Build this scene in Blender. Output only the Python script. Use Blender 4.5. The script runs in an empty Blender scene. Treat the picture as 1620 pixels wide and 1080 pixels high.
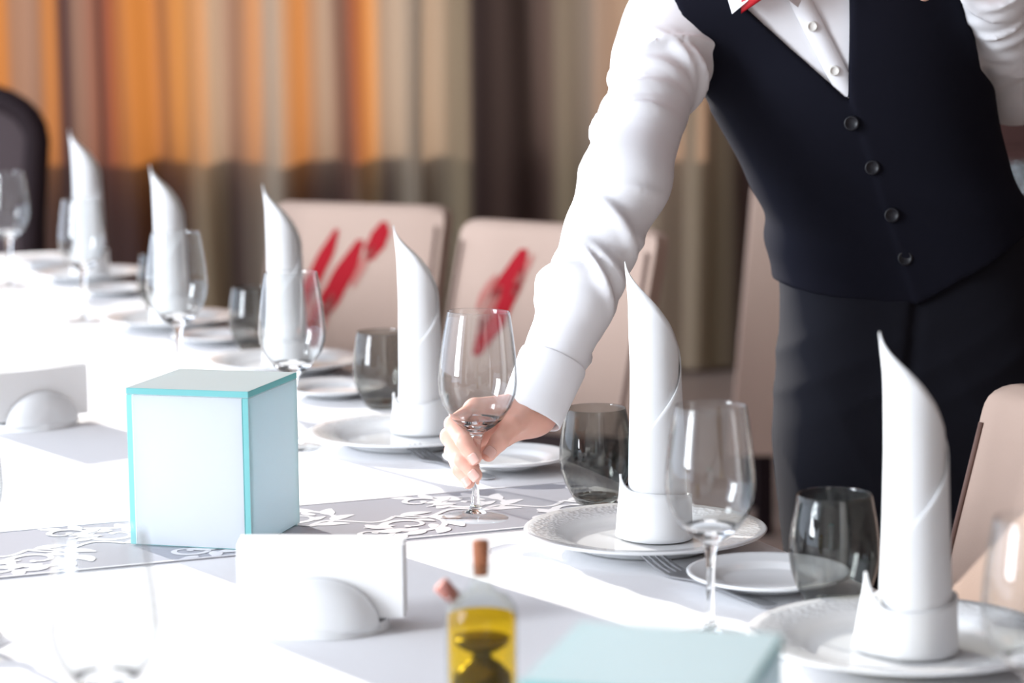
import bpy, bmesh, math, random
import numpy as np
from mathutils import Vector, Matrix

random.seed(7)
RNG = np.random.RandomState(11)
scene = bpy.context.scene
COL = scene.collection
PI = math.pi
R = math.radians

# ------------------------------------------------------------------ camera
ZT = 0.75                      # table height
CZ = 1.239                     # lens height
FPX = 3750.0                   # focal length in pixels of the 1620 wide frame
PITCH = math.atan(500 / FPX)
ROLL = R(0.6)
cam_d = bpy.data.cameras.new('camera')
cam_d.sensor_width = 36.0
cam_d.lens = FPX / 1620 * 36
cam_d.clip_start = 0.05
cam_d.dof.use_dof = True
cam_d.dof.focus_distance = 2.32
cam_d.dof.aperture_fstop = 4.6
cam = bpy.data.objects.new('camera', cam_d)
COL.objects.link(cam)
_f = Vector((0, math.cos(PITCH), -math.sin(PITCH)))
_r0 = Vector((1, 0, 0)); _u0 = _r0.cross(_f)
_r = math.cos(ROLL) * _r0 - math.sin(ROLL) * _u0
_u = math.sin(ROLL) * _r0 + math.cos(ROLL) * _u0
_m = Matrix((_r, _u, -_f)).transposed().to_4x4()
_m.translation = Vector((0, 0, CZ))
cam.matrix_world = _m
scene.camera = cam

# ------------------------------------------------------------------ light
vs = scene.view_settings
vs.view_transform = 'Standard'; vs.look = 'None'; vs.gamma = 1.0; vs.use_curve_mapping = False
vs.exposure = 0.3
world = bpy.data.worlds.new('world'); scene.world = world
world.use_nodes = True
_bg = world.node_tree.nodes['Background']
_bg.inputs[0].default_value = (0.76, 0.85, 1.0, 1)
_bg.inputs[1].default_value = 2.7
SUN_AZ, SUN_EL = R(36.5), R(15.5)
sun_d = bpy.data.lights.new('sun', 'SUN'); sun_d.energy = 6.3; sun_d.angle = R(0.6)
sun_d.color = (1.0, 0.95, 0.88)
sun = bpy.data.objects.new('sun', sun_d); COL.objects.link(sun)
_sd = Vector((math.sin(SUN_AZ) * math.cos(SUN_EL), -math.cos(SUN_AZ) * math.cos(SUN_EL), -math.sin(SUN_EL)))
sun.rotation_euler = _sd.to_track_quat('-Z', 'Y').to_euler()
sun.location = (-6, 10, 5)
def area(name, loc, target, w, h, power, color=(1, 1, 1)):
    d = bpy.data.lights.new(name, 'AREA'); d.shape = 'RECTANGLE'; d.size = w; d.size_y = h
    d.energy = power; d.color = color
    o = bpy.data.objects.new(name, d); COL.objects.link(o); o.location = loc
    o.rotation_euler = (Vector(target) - Vector(loc)).to_track_quat('-Z', 'Y').to_euler()
    return o
# added area lamp for assumed, unseen tall daylight windows on the camera's left
area('window_light', (-4.95, -0.15, 2.25), (-3.95, 0.35, 2.25), 1.5, 3.0, 300, (0.88, 0.94, 1.0))
try:
    scene.cycles.transparent_max_bounces = 32
    scene.cycles.max_bounces = 14
    scene.cycles.transmission_bounces = 14
    scene.cycles.sample_clamp_indirect = 6.0
    scene.cycles.use_denoising = True
except Exception:
    pass

# ------------------------------------------------------------------ helpers
def ray(px, py):
    return _f + _r * ((px - 810) / FPX) + _u * ((540 - py) / FPX)
def T(px, py, z=ZT):                       # photo pixel -> point on a level plane
    d = ray(px, py); t = (z - CZ) / d.z
    return Vector((0, 0, CZ)) + d * t
def P(px, py, Y):                          # photo pixel -> point at depth Y
    d = ray(px, py)
    return Vector((0, 0, CZ)) + d * (Y / d.y)
TA = R(22.0)
T1 = Vector((-math.sin(TA), math.cos(TA), 0))   # along the table, away
T2 = Vector((math.cos(TA), math.sin(TA), 0))    # across the table, to the waiter
def ST(s, t, z=ZT):
    v = T2 * s + T1 * t
    return Vector((v.x, v.y, z))

class MB:
    def __init__(self): self.v = []; self.f = []; self.mi = []
    def add(self, vs_, fs_, mi=0):
        n = len(self.v); self.v += [tuple(p) for p in vs_]
        self.f += [tuple(i + n for i in q) for q in fs_]; self.mi += [mi] * len(fs_)
        return self
    def box(self, c, s, rz=0, mi=0, mat=None):
        m = mat or Matrix.Rotation(rz, 4, 'Z')
        c = Vector(c); hs = Vector(s) / 2
        vs_ = [c + m @ Vector((x * hs.x, y * hs.y, z * hs.z)) for z in (-1, 1) for y in (-1, 1) for x in (-1, 1)]
        return self.add(vs_, [(0, 2, 3, 1), (4, 5, 7, 6), (0, 1, 5, 4), (2, 6, 7, 3), (0, 4, 6, 2), (1, 3, 7, 5)], mi)
    def lathe(self, prof, seg=48, c=(0, 0, 0), closed=False, mi=0):
        c = Vector(c); vs_ = []; fs_ = []; n = len(prof)
        for (r_, z) in prof:
            for k in range(seg):
                a = 2 * PI * k / seg
                vs_.append(c + Vector((max(r_, 1e-5) * math.cos(a), max(r_, 1e-5) * math.sin(a), z)))
        for i in range(n if closed else n - 1):
            j = (i + 1) % n
            for k in range(seg):
                k2 = (k + 1) % seg
                fs_.append((i * seg + k, i * seg + k2, j * seg + k2, j * seg + k))
        return self.add(vs_, fs_, mi)
    def tube(self, pts, rad, seg=10, mi=0, caps=True):
        pts = [Vector(p) for p in pts]; n = len(pts)
        if not hasattr(rad, '__len__'): rad = [rad] * n
        vs_ = []; fs_ = []; up = Vector((0, 0, 1)); prev = None
        for i, p in enumerate(pts):
            d = (pts[min(i + 1, n - 1)] - pts[max(i - 1, 0)]).normalized()
            if prev is None:
                a = d.cross(up)
                if a.length < 1e-3: a = d.cross(Vector((1, 0, 0)))
                a.normalize()
            else:
                a = (prev - d * prev.dot(d)).normalized()
            prev = a; b = d.cross(a)
            for k in range(seg):
                t = 2 * PI * k / seg
                vs_.append(p + (a * math.cos(t) + b * math.sin(t)) * rad[i])
        for i in range(n - 1):
            for k in range(seg):
                k2 = (k + 1) % seg
                fs_.append((i * seg + k, i * seg + k2, (i + 1) * seg + k2, (i + 1) * seg + k))
        if caps:
            fs_.append(tuple(range(seg))); fs_.append(tuple((n - 1) * seg + k for k in range(seg)))
        return self.add(vs_, fs_, mi)
    def grid(self, fn, nu, nv, mi=0, wrap=False):
        vs_ = [fn(i / (nu - 1), j / (nv - 1)) for i in range(nu) for j in range(nv)]
        fs_ = [(i * nv + j, (i + 1) * nv + j, (i + 1) * nv + j + 1, i * nv + j + 1) for i in range(nu - 1) for j in range(nv - 1)]
        return self.add(vs_, fs_, mi)
    def build(self, name, mats, parent=None, smooth=True, loc=None, rz=0, fix=True, bevel=0, sharp=None):
        me = bpy.data.meshes.new(name)
        me.from_pydata(self.v, [], self.f)
        if not isinstance(mats, (list, tuple)): mats = [mats]
        for m in mats: me.materials.append(m)
        for p, i in zip(me.polygons, self.mi): p.material_index = i
        if fix:
            bm = bmesh.new(); bm.from_mesh(me)
            bmesh.ops.remove_doubles(bm, verts=bm.verts, dist=2e-6)
            bmesh.ops.recalc_face_normals(bm, faces=bm.faces)
            bm.to_mesh(me); bm.free()
        for p in me.polygons: p.use_smooth = smooth
        if smooth and sharp:
            me.set_sharp_from_angle(angle=R(sharp))
        o = bpy.data.objects.new(name, me); COL.objects.link(o)
        if parent: o.parent = parent
        if loc is not None: o.location = loc
        if rz: o.rotation_euler.z = rz
        if bevel:
            b = o.modifiers.new('bevel', 'BEVEL'); b.width = bevel; b.segments = 2; b.limit_method = 'ANGLE'
        return o

def tag(o, label=None, cat=None, group=None, kind=None):
    if label: o['label'] = label
    if cat: o['category'] = cat
    if group: o['group'] = group
    if kind: o['kind'] = kind
    return o
def empty(name, loc=(0, 0, 0), rz=0):
    o = bpy.data.objects.new(name, None); COL.objects.link(o)
    o.empty_display_size = 0.05; o.location = loc; o.rotation_euler.z = rz
    return o
def copy_tree(o, parent=None):
    c = o.copy(); COL.objects.link(c); c.parent = parent
    for ch in list(o.children):
        copy_tree(ch, c)
    return c

# ------------------------------------------------------------------ materials
def mat(name, color, rough=0.5, metal=0.0, spec=0.5, bump=None, sheen=0.0, subs=None, var=None):
    m = bpy.data.materials.new(name); m.use_nodes = True
    nt = m.node_tree; b = nt.nodes['Principled BSDF']
    b.inputs['Base Color'].default_value = (*color, 1)
    b.inputs['Roughness'].default_value = rough
    b.inputs['Metallic'].default_value = metal
    b.inputs['Specular IOR Level'].default_value = spec
    if sheen: b.inputs['Sheen Weight'].default_value = sheen
    if subs:
        b.inputs['Subsurface Weight'].default_value = subs[0]
        b.inputs['Subsurface Radius'].default_value = subs[1]
        b.inputs['Subsurface Scale'].default_value = subs[2]
    tc = nt.nodes.new('ShaderNodeTexCoord')
    if var:                                  # (scale, colour2)
        n = nt.nodes.new('ShaderNodeTexNoise'); n.inputs['Scale'].default_value = var[0]; n.inputs['Detail'].default_value = 4
        nt.links.new(tc.outputs['Object'], n.inputs['Vector'])
        mx = nt.nodes.new('ShaderNodeMix'); mx.data_type = 'RGBA'
        mx.inputs[6].default_value = (*color, 1); mx.inputs[7].default_value = (*var[1], 1)
        nt.links.new(n.outputs['Fac'], mx.inputs[0]); nt.links.new(mx.outputs[2], b.inputs['Base Color'])
    if bump:                                 # (scale, strength, distance)
        n = nt.nodes.new('ShaderNodeTexNoise'); n.inputs['Scale'].default_value = bump[0]; n.inputs['Detail'].default_value = 3
        nt.links.new(tc.outputs['Object'], n.inputs['Vector'])
        bp = nt.nodes.new('ShaderNodeBump'); bp.inputs['Strength'].default_value = bump[1]; bp.inputs['Distance'].default_value = bump[2]
        nt.links.new(n.outputs['Fac'], bp.inputs['Height']); nt.links.new(bp.outputs[0], b.inputs['Normal'])
    return m
def thin_glass(name, tint, ior=1.5, rough=0.0, edge=0.72):
    m = bpy.data.materials.new(name); m.use_nodes = True; nt = m.node_tree
    nt.nodes.remove(nt.nodes['Principled BSDF']); out = nt.nodes['Material Output']
    t = nt.nodes.new('ShaderNodeBsdfTransparent'); t.inputs[0].default_value = (*tint, 1)
    lw = nt.nodes.new('ShaderNodeLayerWeight'); lw.inputs[0].default_value = 0.5
    cr = nt.nodes.new('ShaderNodeValToRGB'); e = cr.color_ramp.elements     # longer path through the wall near the outline
    e[0].position = 0.0; e[0].color = (*tint, 1); e[1].position = 1.0; e[1].color = (*[c * edge * 0.75 for c in tint], 1)
    q = e.new(0.62); q.color = (*[c ** 1.6 for c in tint], 1); q = e.new(0.88); q.color = (*[c * edge for c in tint], 1)
    nt.links.new(lw.outputs['Facing'], cr.inputs[0]); nt.links.new(cr.outputs[0], t.inputs[0])
    g = nt.nodes.new('ShaderNodeBsdfGlossy'); g.inputs['Roughness'].default_value = rough
    fr = nt.nodes.new('ShaderNodeFresnel')
    ge = nt.nodes.new('ShaderNodeNewGeometry')      # same reflectance from both sides of a thin wall
    mr = nt.nodes.new('ShaderNodeMapRange'); mr.inputs[3].default_value = ior; mr.inputs[4].default_value = 1 / ior
    nt.links.new(ge.outputs['Backfacing'], mr.inputs[0]); nt.links.new(mr.outputs[0], fr.inputs[0])
    mx = nt.nodes.new('ShaderNodeMixShader')
    nt.links.new(fr.outputs[0], mx.inputs[0]); nt.links.new(t.outputs[0], mx.inputs[1]); nt.links.new(g.outputs[0], mx.inputs[2])
    nt.links.new(mx.outputs[0], out.inputs[0])
    return m
def solid_glass(name, color=(1, 1, 1), ior=1.5, rough=0.0):
    m = bpy.data.materials.new(name); m.use_nodes = True; nt = m.node_tree
    b = nt.nodes['Principled BSDF']; b.inputs['Base Color'].default_value = (*color, 1)
    b.inputs['Transmission Weight'].default_value = 1.0; b.inputs['IOR'].default_value = ior; b.inputs['Roughness'].default_value = rough
    return m
def translucent(name, color, tcolor, fac, gloss=0.0, rough=0.3):
    m = bpy.data.materials.new(name); m.use_nodes = True; nt = m.node_tree
    nt.nodes.remove(nt.nodes['Principled BSDF']); out = nt.nodes['Material Output']
    d = nt.nodes.new('ShaderNodeBsdfDiffuse'); d.inputs[0].default_value = (*color, 1)
    t = nt.nodes.new('ShaderNodeBsdfTranslucent'); t.inputs[0].default_value = (*tcolor, 1)
    mx = nt.nodes.new('ShaderNodeMixShader'); mx.inputs[0].default_value = fac
    nt.links.new(d.outputs[0], mx.inputs[1]); nt.links.new(t.outputs[0], mx.inputs[2])
    last = mx.outputs[0]
    if gloss:
        g = nt.nodes.new('ShaderNodeBsdfGlossy'); g.inputs['Roughness'].default_value = rough
        fr = nt.nodes.new('ShaderNodeFresnel'); fr.inputs[0].default_value = 1.0 + gloss
        m2 = nt.nodes.new('ShaderNodeMixShader')
        nt.links.new(fr.outputs[0], m2.inputs[0]); nt.links.new(last, m2.inputs[1]); nt.links.new(g.outputs[0], m2.inputs[2]); last = m2.outputs[0]
    nt.links.new(last, out.inputs[0])
    return m

M = dict(
    cloth=mat('white_tablecloth', (0.86, 0.86, 0.88), 0.75, spec=0.2, bump=(900, 0.12, 0.0004)),
    napkin=translucent('white_linen_napkin', (0.86, 0.87, 0.89), (0.9, 0.86, 0.72), 0.16),
    paper=mat('white_paper', (0.88, 0.88, 0.88), 0.9, spec=0.1),
    china=mat('white_porcelain', (0.80, 0.81, 0.82), 0.12, spec=0.5),
    runner=mat('silver_grey_damask', (0.43, 0.44, 0.49), 0.5, spec=0.25),
    scroll=mat('pale_damask_scroll', (0.83, 0.83, 0.86), 0.6, spec=0.2),
    glass=thin_glass('clear_glass_wall', (0.98, 0.985, 0.985), edge=0.64),
    sglass=solid_glass('clear_glass_solid', (0.99, 1, 1)),
    smoke=thin_glass('smoky_glass_wall', (0.80, 0.805, 0.795), edge=0.86),
    bglass=thin_glass('bottle_glass_wall', (0.97, 0.98, 0.975), ior=1.22, edge=0.8),
    footg=thin_glass('clear_glass_foot', (0.985, 0.99, 0.99), edge=0.97),
    ssmoke=solid_glass('smoky_glass_solid', (0.60, 0.62, 0.60)),
    steel=mat('polished_steel', (0.55, 0.55, 0.56), 0.22, metal=1.0),
    frostw=translucent('white_frosted_glass', (0.86, 0.87, 0.90), (0.94, 0.95, 0.98), 0.6, 0.2, 0.35),
    frostl=translucent('pale_teal_glass_lid', (0.66, 0.80, 0.83), (0.74, 0.86, 0.89), 0.30, 0.2, 0.3),
    frostt=translucent('pale_teal_frosted_glass', (0.76, 0.87, 0.90), (0.88, 0.95, 0.975), 0.74, 0.2, 0.3),
    tealedge=translucent('teal_glass_edge', (0.26, 0.66, 0.67), (0.32, 0.80, 0.80), 0.4, 0.4, 0.15),
    oil=mat('olive_oil', (0.82, 0.50, 0.01), 0.08, spec=0.5),
    vinegar=mat('dark_vinegar', (0.006, 0.005, 0.009), 0.3, spec=0.05),
    cork=mat('brown_cork', (0.40, 0.15, 0.07), 0.8, bump=(200, 0.5, 0.002), var=(60, (0.22, 0.07, 0.03))),
    rcork=mat('reddish_cork', (0.52, 0.24, 0.20), 0.8, var=(60, (0.30, 0.10, 0.08))),
    shirt=mat('white_shirt_cotton', (0.84, 0.84, 0.87), 0.8, spec=0.15, bump=(700, 0.08, 0.0004)),
    vest=mat('black_vest_wool', (0.0095, 0.0098, 0.0160), 0.95, spec=0.06, bump=(1200, 0.2, 0.0004)),
    lining=mat('black_apron_twill', (0.0105, 0.0108, 0.0160), 0.85, spec=0.10, bump=(1000, 0.2, 0.0004)),
    trous=mat('black_trousers', (0.010, 0.010, 0.014), 0.8),
    shoe=mat('black_leather', (0.012, 0.012, 0.012), 0.3),
    bow=mat('red_satin', (0.55, 0.008, 0.02), 0.4),
    blackbtn=mat('black_button', (0.012, 0.012, 0.016), 0.4, spec=0.3),
    pearl=mat('pearl_button', (0.72, 0.70, 0.66), 0.25),
    skin=mat('skin', (0.78, 0.41, 0.31), 0.45, spec=0.35, subs=(0.25, (1.0, 0.35, 0.2), 0.006), var=(45, (0.84, 0.50, 0.41))),
    nail=mat('fingernail', (0.83, 0.50, 0.43), 0.2, spec=0.5),
    hair=mat('dark_brown_hair', (0.03, 0.018, 0.012), 0.5, bump=(90, 0.6, 0.004)),
    eye=mat('eye_white', (0.8, 0.8, 0.78), 0.2), iris=mat('brown_iris', (0.05, 0.03, 0.02), 0.2), lip=mat('lip', (0.5, 0.2, 0.17), 0.5),
    cover=mat('beige_chair_cover', (0.57, 0.42, 0.345), 0.85, spec=0.15, bump=(500, 0.2, 0.0006)),
    seam=mat('brown_chair_piping', (0.20, 0.12, 0.10), 0.8),
    redp=mat('red_brush_print', (0.42, 0.016, 0.026), 0.85, spec=0.1),
    redf=mat('faded_red_brush_print', (0.52, 0.20, 0.17), 0.85, spec=0.1),
    dwood=mat('dark_brown_wood', (0.016, 0.009, 0.011), 0.7, spec=0.12),
    dseat=mat('grey_brown_upholstery', (0.062, 0.047, 0.050), 0.9, spec=0.1),
    wood=mat('table_wood', (0.16, 0.09, 0.05), 0.5),
    floor=mat('beige_floor', (0.42, 0.33, 0.28), 0.45, var=(3, (0.36, 0.28, 0.24))),
    ceil=mat('pale_ceiling', (0.42, 0.42, 0.43), 0.9),
    wallf=mat('beige_wall', (0.22, 0.21, 0.21), 0.9),
    wall=mat('brown_wall', (0.16, 0.11, 0.09), 0.8),
    frame=mat('window_frame_paint', (0.3, 0.25, 0.2), 0.5),
    panel=mat('beige_panel', (0.23, 0.19, 0.165), 0.6),
    maroon=mat('maroon_wood', (0.07, 0.028, 0.024), 0.5),
)
def silver_mat():
    m = mat('silver_sequin', (0.55, 0.62, 0.64), 0.25, metal=0.9)
    nt = m.node_tree; b = nt.nodes['Principled BSDF']
    v = nt.nodes.new('ShaderNodeTexVoronoi'); v.inputs['Scale'].default_value = 60
    tc = nt.nodes.new('ShaderNodeTexCoord'); nt.links.new(tc.outputs['Object'], v.inputs['Vector'])
    bp = nt.nodes.new('ShaderNodeBump'); bp.inputs['Strength'].default_value = 1.0; bp.inputs['Distance'].default_value = 0.02
    nt.links.new(v.outputs['Distance'], bp.inputs['Height']); nt.links.new(bp.outputs[0], b.inputs['Normal'])
    return m
M['silver'] = silver_mat()
def plate_mat():
    m = mat('embossed_porcelain', (0.80, 0.81, 0.82), 0.12, spec=0.5)
    nt = m.node_tree; b = nt.nodes['Principled BSDF']
    tc = nt.nodes.new('ShaderNodeTexCoord'); sx = nt.nodes.new('ShaderNodeSeparateXYZ')
    nt.links.new(tc.outputs['Object'], sx.inputs[0])
    cb = nt.nodes.new('ShaderNodeCombineXYZ'); nt.links.new(sx.outputs[0], cb.inputs[0]); nt.links.new(sx.outputs[1], cb.inputs[1])
    ln = nt.nodes.new('ShaderNodeVectorMath'); ln.operation = 'LENGTH'; nt.links.new(cb.outputs[0], ln.inputs[0])
    r1 = nt.nodes.new('ShaderNodeMapRange'); r1.inputs[1].default_value = 0.082; r1.inputs[2].default_value = 0.086; nt.links.new(ln.outputs['Value'], r1.inputs[0])
    r2 = nt.nodes.new('ShaderNodeMapRange'); r2.inputs[1].default_value = 0.110; r2.inputs[2].default_value = 0.107; nt.links.new(ln.outputs['Value'], r2.inputs[0])
    mu = nt.nodes.new('ShaderNodeMath'); mu.operation = 'MULTIPLY'; nt.links.new(r1.outputs[0], mu.inputs[0]); nt.links.new(r2.outputs[0], mu.inputs[1])
    v = nt.nodes.new('ShaderNodeTexVoronoi'); v.inputs['Scale'].default_value = 240; nt.links.new(cb.outputs[0], v.inputs['Vector'])
    m2 = nt.nodes.new('ShaderNodeMath'); m2.operation = 'MULTIPLY'; nt.links.new(v.outputs['Distance'], m2.inputs[0]); nt.links.new(mu.outputs[0], m2.inputs[1])
    bp = nt.nodes.new('ShaderNodeBump'); bp.inputs['Strength'].default_value = 0.6; bp.inputs['Distance'].default_value = 0.0010
    nt.links.new(m2.outputs[0], bp.inputs['Height']); nt.links.new(bp.outputs[0], b.inputs['Normal'])
    return m
M['plate'] = plate_mat()

def curtain_mat():  # fabric tones by position across, with fold shade and window glow painted in
    m = bpy.data.materials.new('striped_curtain'); m.use_nodes = True; nt = m.node_tree
    nt.nodes.remove(nt.nodes['Principled BSDF']); out = nt.nodes['Material Output']
    tc = nt.nodes.new('ShaderNodeTexCoord'); sx = nt.nodes.new('ShaderNodeSeparateXYZ'); nt.links.new(tc.outputs['Object'], sx.inputs[0])
    def ramp(stops):
        mr = nt.nodes.new('ShaderNodeMapRange'); mr.inputs[1].default_value = -2.0; mr.inputs[2].default_value = 2.0
        nt.links.new(sx.outputs[0], mr.inputs[0])
        cr = nt.nodes.new('ShaderNodeValToRGB'); e = cr.color_ramp.elements
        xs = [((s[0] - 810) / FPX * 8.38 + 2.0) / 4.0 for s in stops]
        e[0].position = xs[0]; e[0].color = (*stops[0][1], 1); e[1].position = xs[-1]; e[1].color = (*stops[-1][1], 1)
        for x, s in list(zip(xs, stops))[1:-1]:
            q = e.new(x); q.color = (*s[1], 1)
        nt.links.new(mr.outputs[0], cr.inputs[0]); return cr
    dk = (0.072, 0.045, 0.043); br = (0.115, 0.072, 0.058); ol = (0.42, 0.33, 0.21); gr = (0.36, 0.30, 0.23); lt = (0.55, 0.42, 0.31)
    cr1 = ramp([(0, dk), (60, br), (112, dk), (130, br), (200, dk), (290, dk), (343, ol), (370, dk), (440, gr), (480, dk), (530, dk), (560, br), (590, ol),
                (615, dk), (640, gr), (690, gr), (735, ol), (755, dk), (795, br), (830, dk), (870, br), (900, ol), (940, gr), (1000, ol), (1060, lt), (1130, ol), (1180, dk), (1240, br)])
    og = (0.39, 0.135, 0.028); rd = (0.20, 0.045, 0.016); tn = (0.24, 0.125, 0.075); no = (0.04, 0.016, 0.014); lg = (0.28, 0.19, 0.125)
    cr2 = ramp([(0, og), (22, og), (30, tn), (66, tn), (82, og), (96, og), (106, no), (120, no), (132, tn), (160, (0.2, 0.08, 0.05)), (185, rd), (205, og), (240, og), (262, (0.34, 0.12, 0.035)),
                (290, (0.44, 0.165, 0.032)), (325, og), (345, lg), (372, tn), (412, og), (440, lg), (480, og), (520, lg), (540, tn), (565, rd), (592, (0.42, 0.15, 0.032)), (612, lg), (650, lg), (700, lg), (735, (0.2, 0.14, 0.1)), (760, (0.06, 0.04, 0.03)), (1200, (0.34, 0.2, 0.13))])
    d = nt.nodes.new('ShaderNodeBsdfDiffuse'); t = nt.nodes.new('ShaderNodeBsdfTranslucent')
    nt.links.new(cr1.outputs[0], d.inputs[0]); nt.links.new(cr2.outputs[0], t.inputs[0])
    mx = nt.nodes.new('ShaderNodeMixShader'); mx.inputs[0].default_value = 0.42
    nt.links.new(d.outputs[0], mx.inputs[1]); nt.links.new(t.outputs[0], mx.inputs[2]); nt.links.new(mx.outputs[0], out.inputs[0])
    return m
M['curtain'] = curtain_mat()

# ------------------------------------------------------------------ the setting
fl = MB().box((0, 3.1, -0.05), (16, 11.4, 0.1)).build('floor', M['floor'], smooth=False); tag(fl, kind='structure')
WY = 8.6
wb = MB()
wb.box((-5.0, WY, 0.15), (4.4, 0.2, 0.3)); wb.box((-7.6, WY, 2.2), (0.8, 0.2, 4.4))
wb.box((-3.06, WY, 2.2), (0.28, 0.2, 4.4)); wb.box((-5.0, WY, 4.3), (4.4, 0.2, 0.2))
wb.box((-1.575, WY, 0.405), (2.69, 0.2, 0.81)); wb.box((-1.575, WY, 4.3), (2.69, 0.2, 0.2))
wb.box((-0.095, WY, 2.2), (0.27, 0.2, 4.4))
wb.box((0.31, WY, 0.405), (0.54, 0.2, 0.81)); wb.box((0.31, WY, 4.3), (0.54, 0.2, 0.2))
wb.box((3.24, WY, 2.2), (5.32, 0.2, 4.4))
tag(wb.build('wall_back', M['wall'], smooth=False), kind='structure')
tag(MB().box((3.2, 3.1, 2.2), (0.2, 11.0, 4.4)).build('wall_right', M['wall'], smooth=False), kind='structure')
tag(MB().box((-0.9, 3.1, 4.48), (8.4, 11.2, 0.15)).build('ceiling', M['ceil'], smooth=False), kind='structure')
tag(MB().box((-0.9, -2.5, 2.2), (8.2, 0.2, 4.4)).build('wall_front', M['wallf'], smooth=False), kind='structure')
def assumed_window(n, x0, x1, z0, z1):
    m = MB(); w = 0.03; xc = (x0 + x1) / 2; zc = (z0 + z1) / 2
    for x in (x0 + w / 2, x1 - w / 2): m.box((x, WY, zc), (w, 0.12, z1 - z0))
    for z in (z0 + w / 2, z1 - w / 2): m.box((xc, WY, z), (x1 - x0, 0.12, w))
    tag(m.build('window_%d' % n, M['frame'], smooth=False), kind='structure')
assumed_window(1, -7.2, -3.2, 0.3, 4.2); assumed_window(2, -2.92, -0.23, 0.79, 4.2); assumed_window(3, 0.04, 0.58, 0.79, 4.2)  # unseen openings, assumed from the sun on the table and the curtain glow

wf = MB()                                      # frame added round the area lamp, for an assumed, unseen tall opening at left
for x in (-0.80, 0.80): wf.box((x, 0.05, 0), (0.08, 0.1, 3.2))
for z in (-1.56, 1.56): wf.box((0, 0.05, z), (1.68, 0.1, 0.08))
_wo = wf.build('window_4', M['frame'], smooth=False, loc=(-4.95, -0.15, 2.25)); _wo.rotation_euler.z = math.atan2(0.5, 1.0) + PI / 2
tag(_wo, kind='structure')
def curtain(x0, x1, label, phase, amp=0.03):
    rr = random.Random(phase)
    ks = [(rr.uniform(18, 26), rr.uniform(0, 6.3), amp), (rr.uniform(36, 52), rr.uniform(0, 6.3), amp * 0.45), (rr.uniform(7, 10), rr.uniform(0, 6.3), amp * 0.5)]
    n = int((x1 - x0) * 70)
    def fn(u, v):
        x = x0 + (x1 - x0) * u; z = 0.02 + 4.1 * v
        y = 8.38 + sum(a * math.sin(k * x + p + 0.25 * math.sin(1.3 * z + p)) for k, p, a in ks)
        return (x + 0.012 * math.sin(2 * z + 9 * x), y, z)
    o = MB().grid(fn, n, 10).build('curtain', M['curtain'], fix=False)
    tag(o, label, 'curtain', 'curtains hung along the back wall')
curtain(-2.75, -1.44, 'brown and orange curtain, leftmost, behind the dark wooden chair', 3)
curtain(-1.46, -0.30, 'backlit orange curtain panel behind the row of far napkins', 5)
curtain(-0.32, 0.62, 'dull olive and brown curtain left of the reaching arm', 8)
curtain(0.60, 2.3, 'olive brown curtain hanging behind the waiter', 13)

# sideboard far behind on the right
sb = empty('sideboard', (1.62, 6.5, 0))
MB().box((0, 0, 0.44), (0.6, 0.4, 0.86)).build('body', M['maroon'], sb, smooth=False)
MB().box((0, -0.215, 0.82), (0.58, 0.03, 0.09)).build('drawer', M['silver'], sb, smooth=False)
MB().box((0, -0.215, 0.42), (0.56, 0.03, 0.66)).build('lower_door', M['panel'], sb, smooth=False)
MB().box((0, 0.02, 0.885), (0.64, 0.44, 0.03)).build('worktop', M['maroon'], sb, smooth=False)
MB().box((0, 0.1, 1.45), (0.6, 0.2, 1.1)).build('upper_cabinet', M['maroon'], sb, smooth=False)
dr = MB().box((0.06, -0.012, 1.45), (0.44, 0.03, 1.06)).build('upper_door', M['panel'], sb, smooth=False)
MB().lathe([(0, 0), (0.014, 0.006), (0.018, 0.02), (0.012, 0.03), (0, 0.033)], 12).build('knob', M['dwood'], dr, loc=(-0.055, -0.03, 1.02)).rotation_euler = (PI / 2, 0, 0)
tag(sb, 'beige and maroon sideboard with silver drawer front far behind the waiter', 'sideboard')

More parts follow.
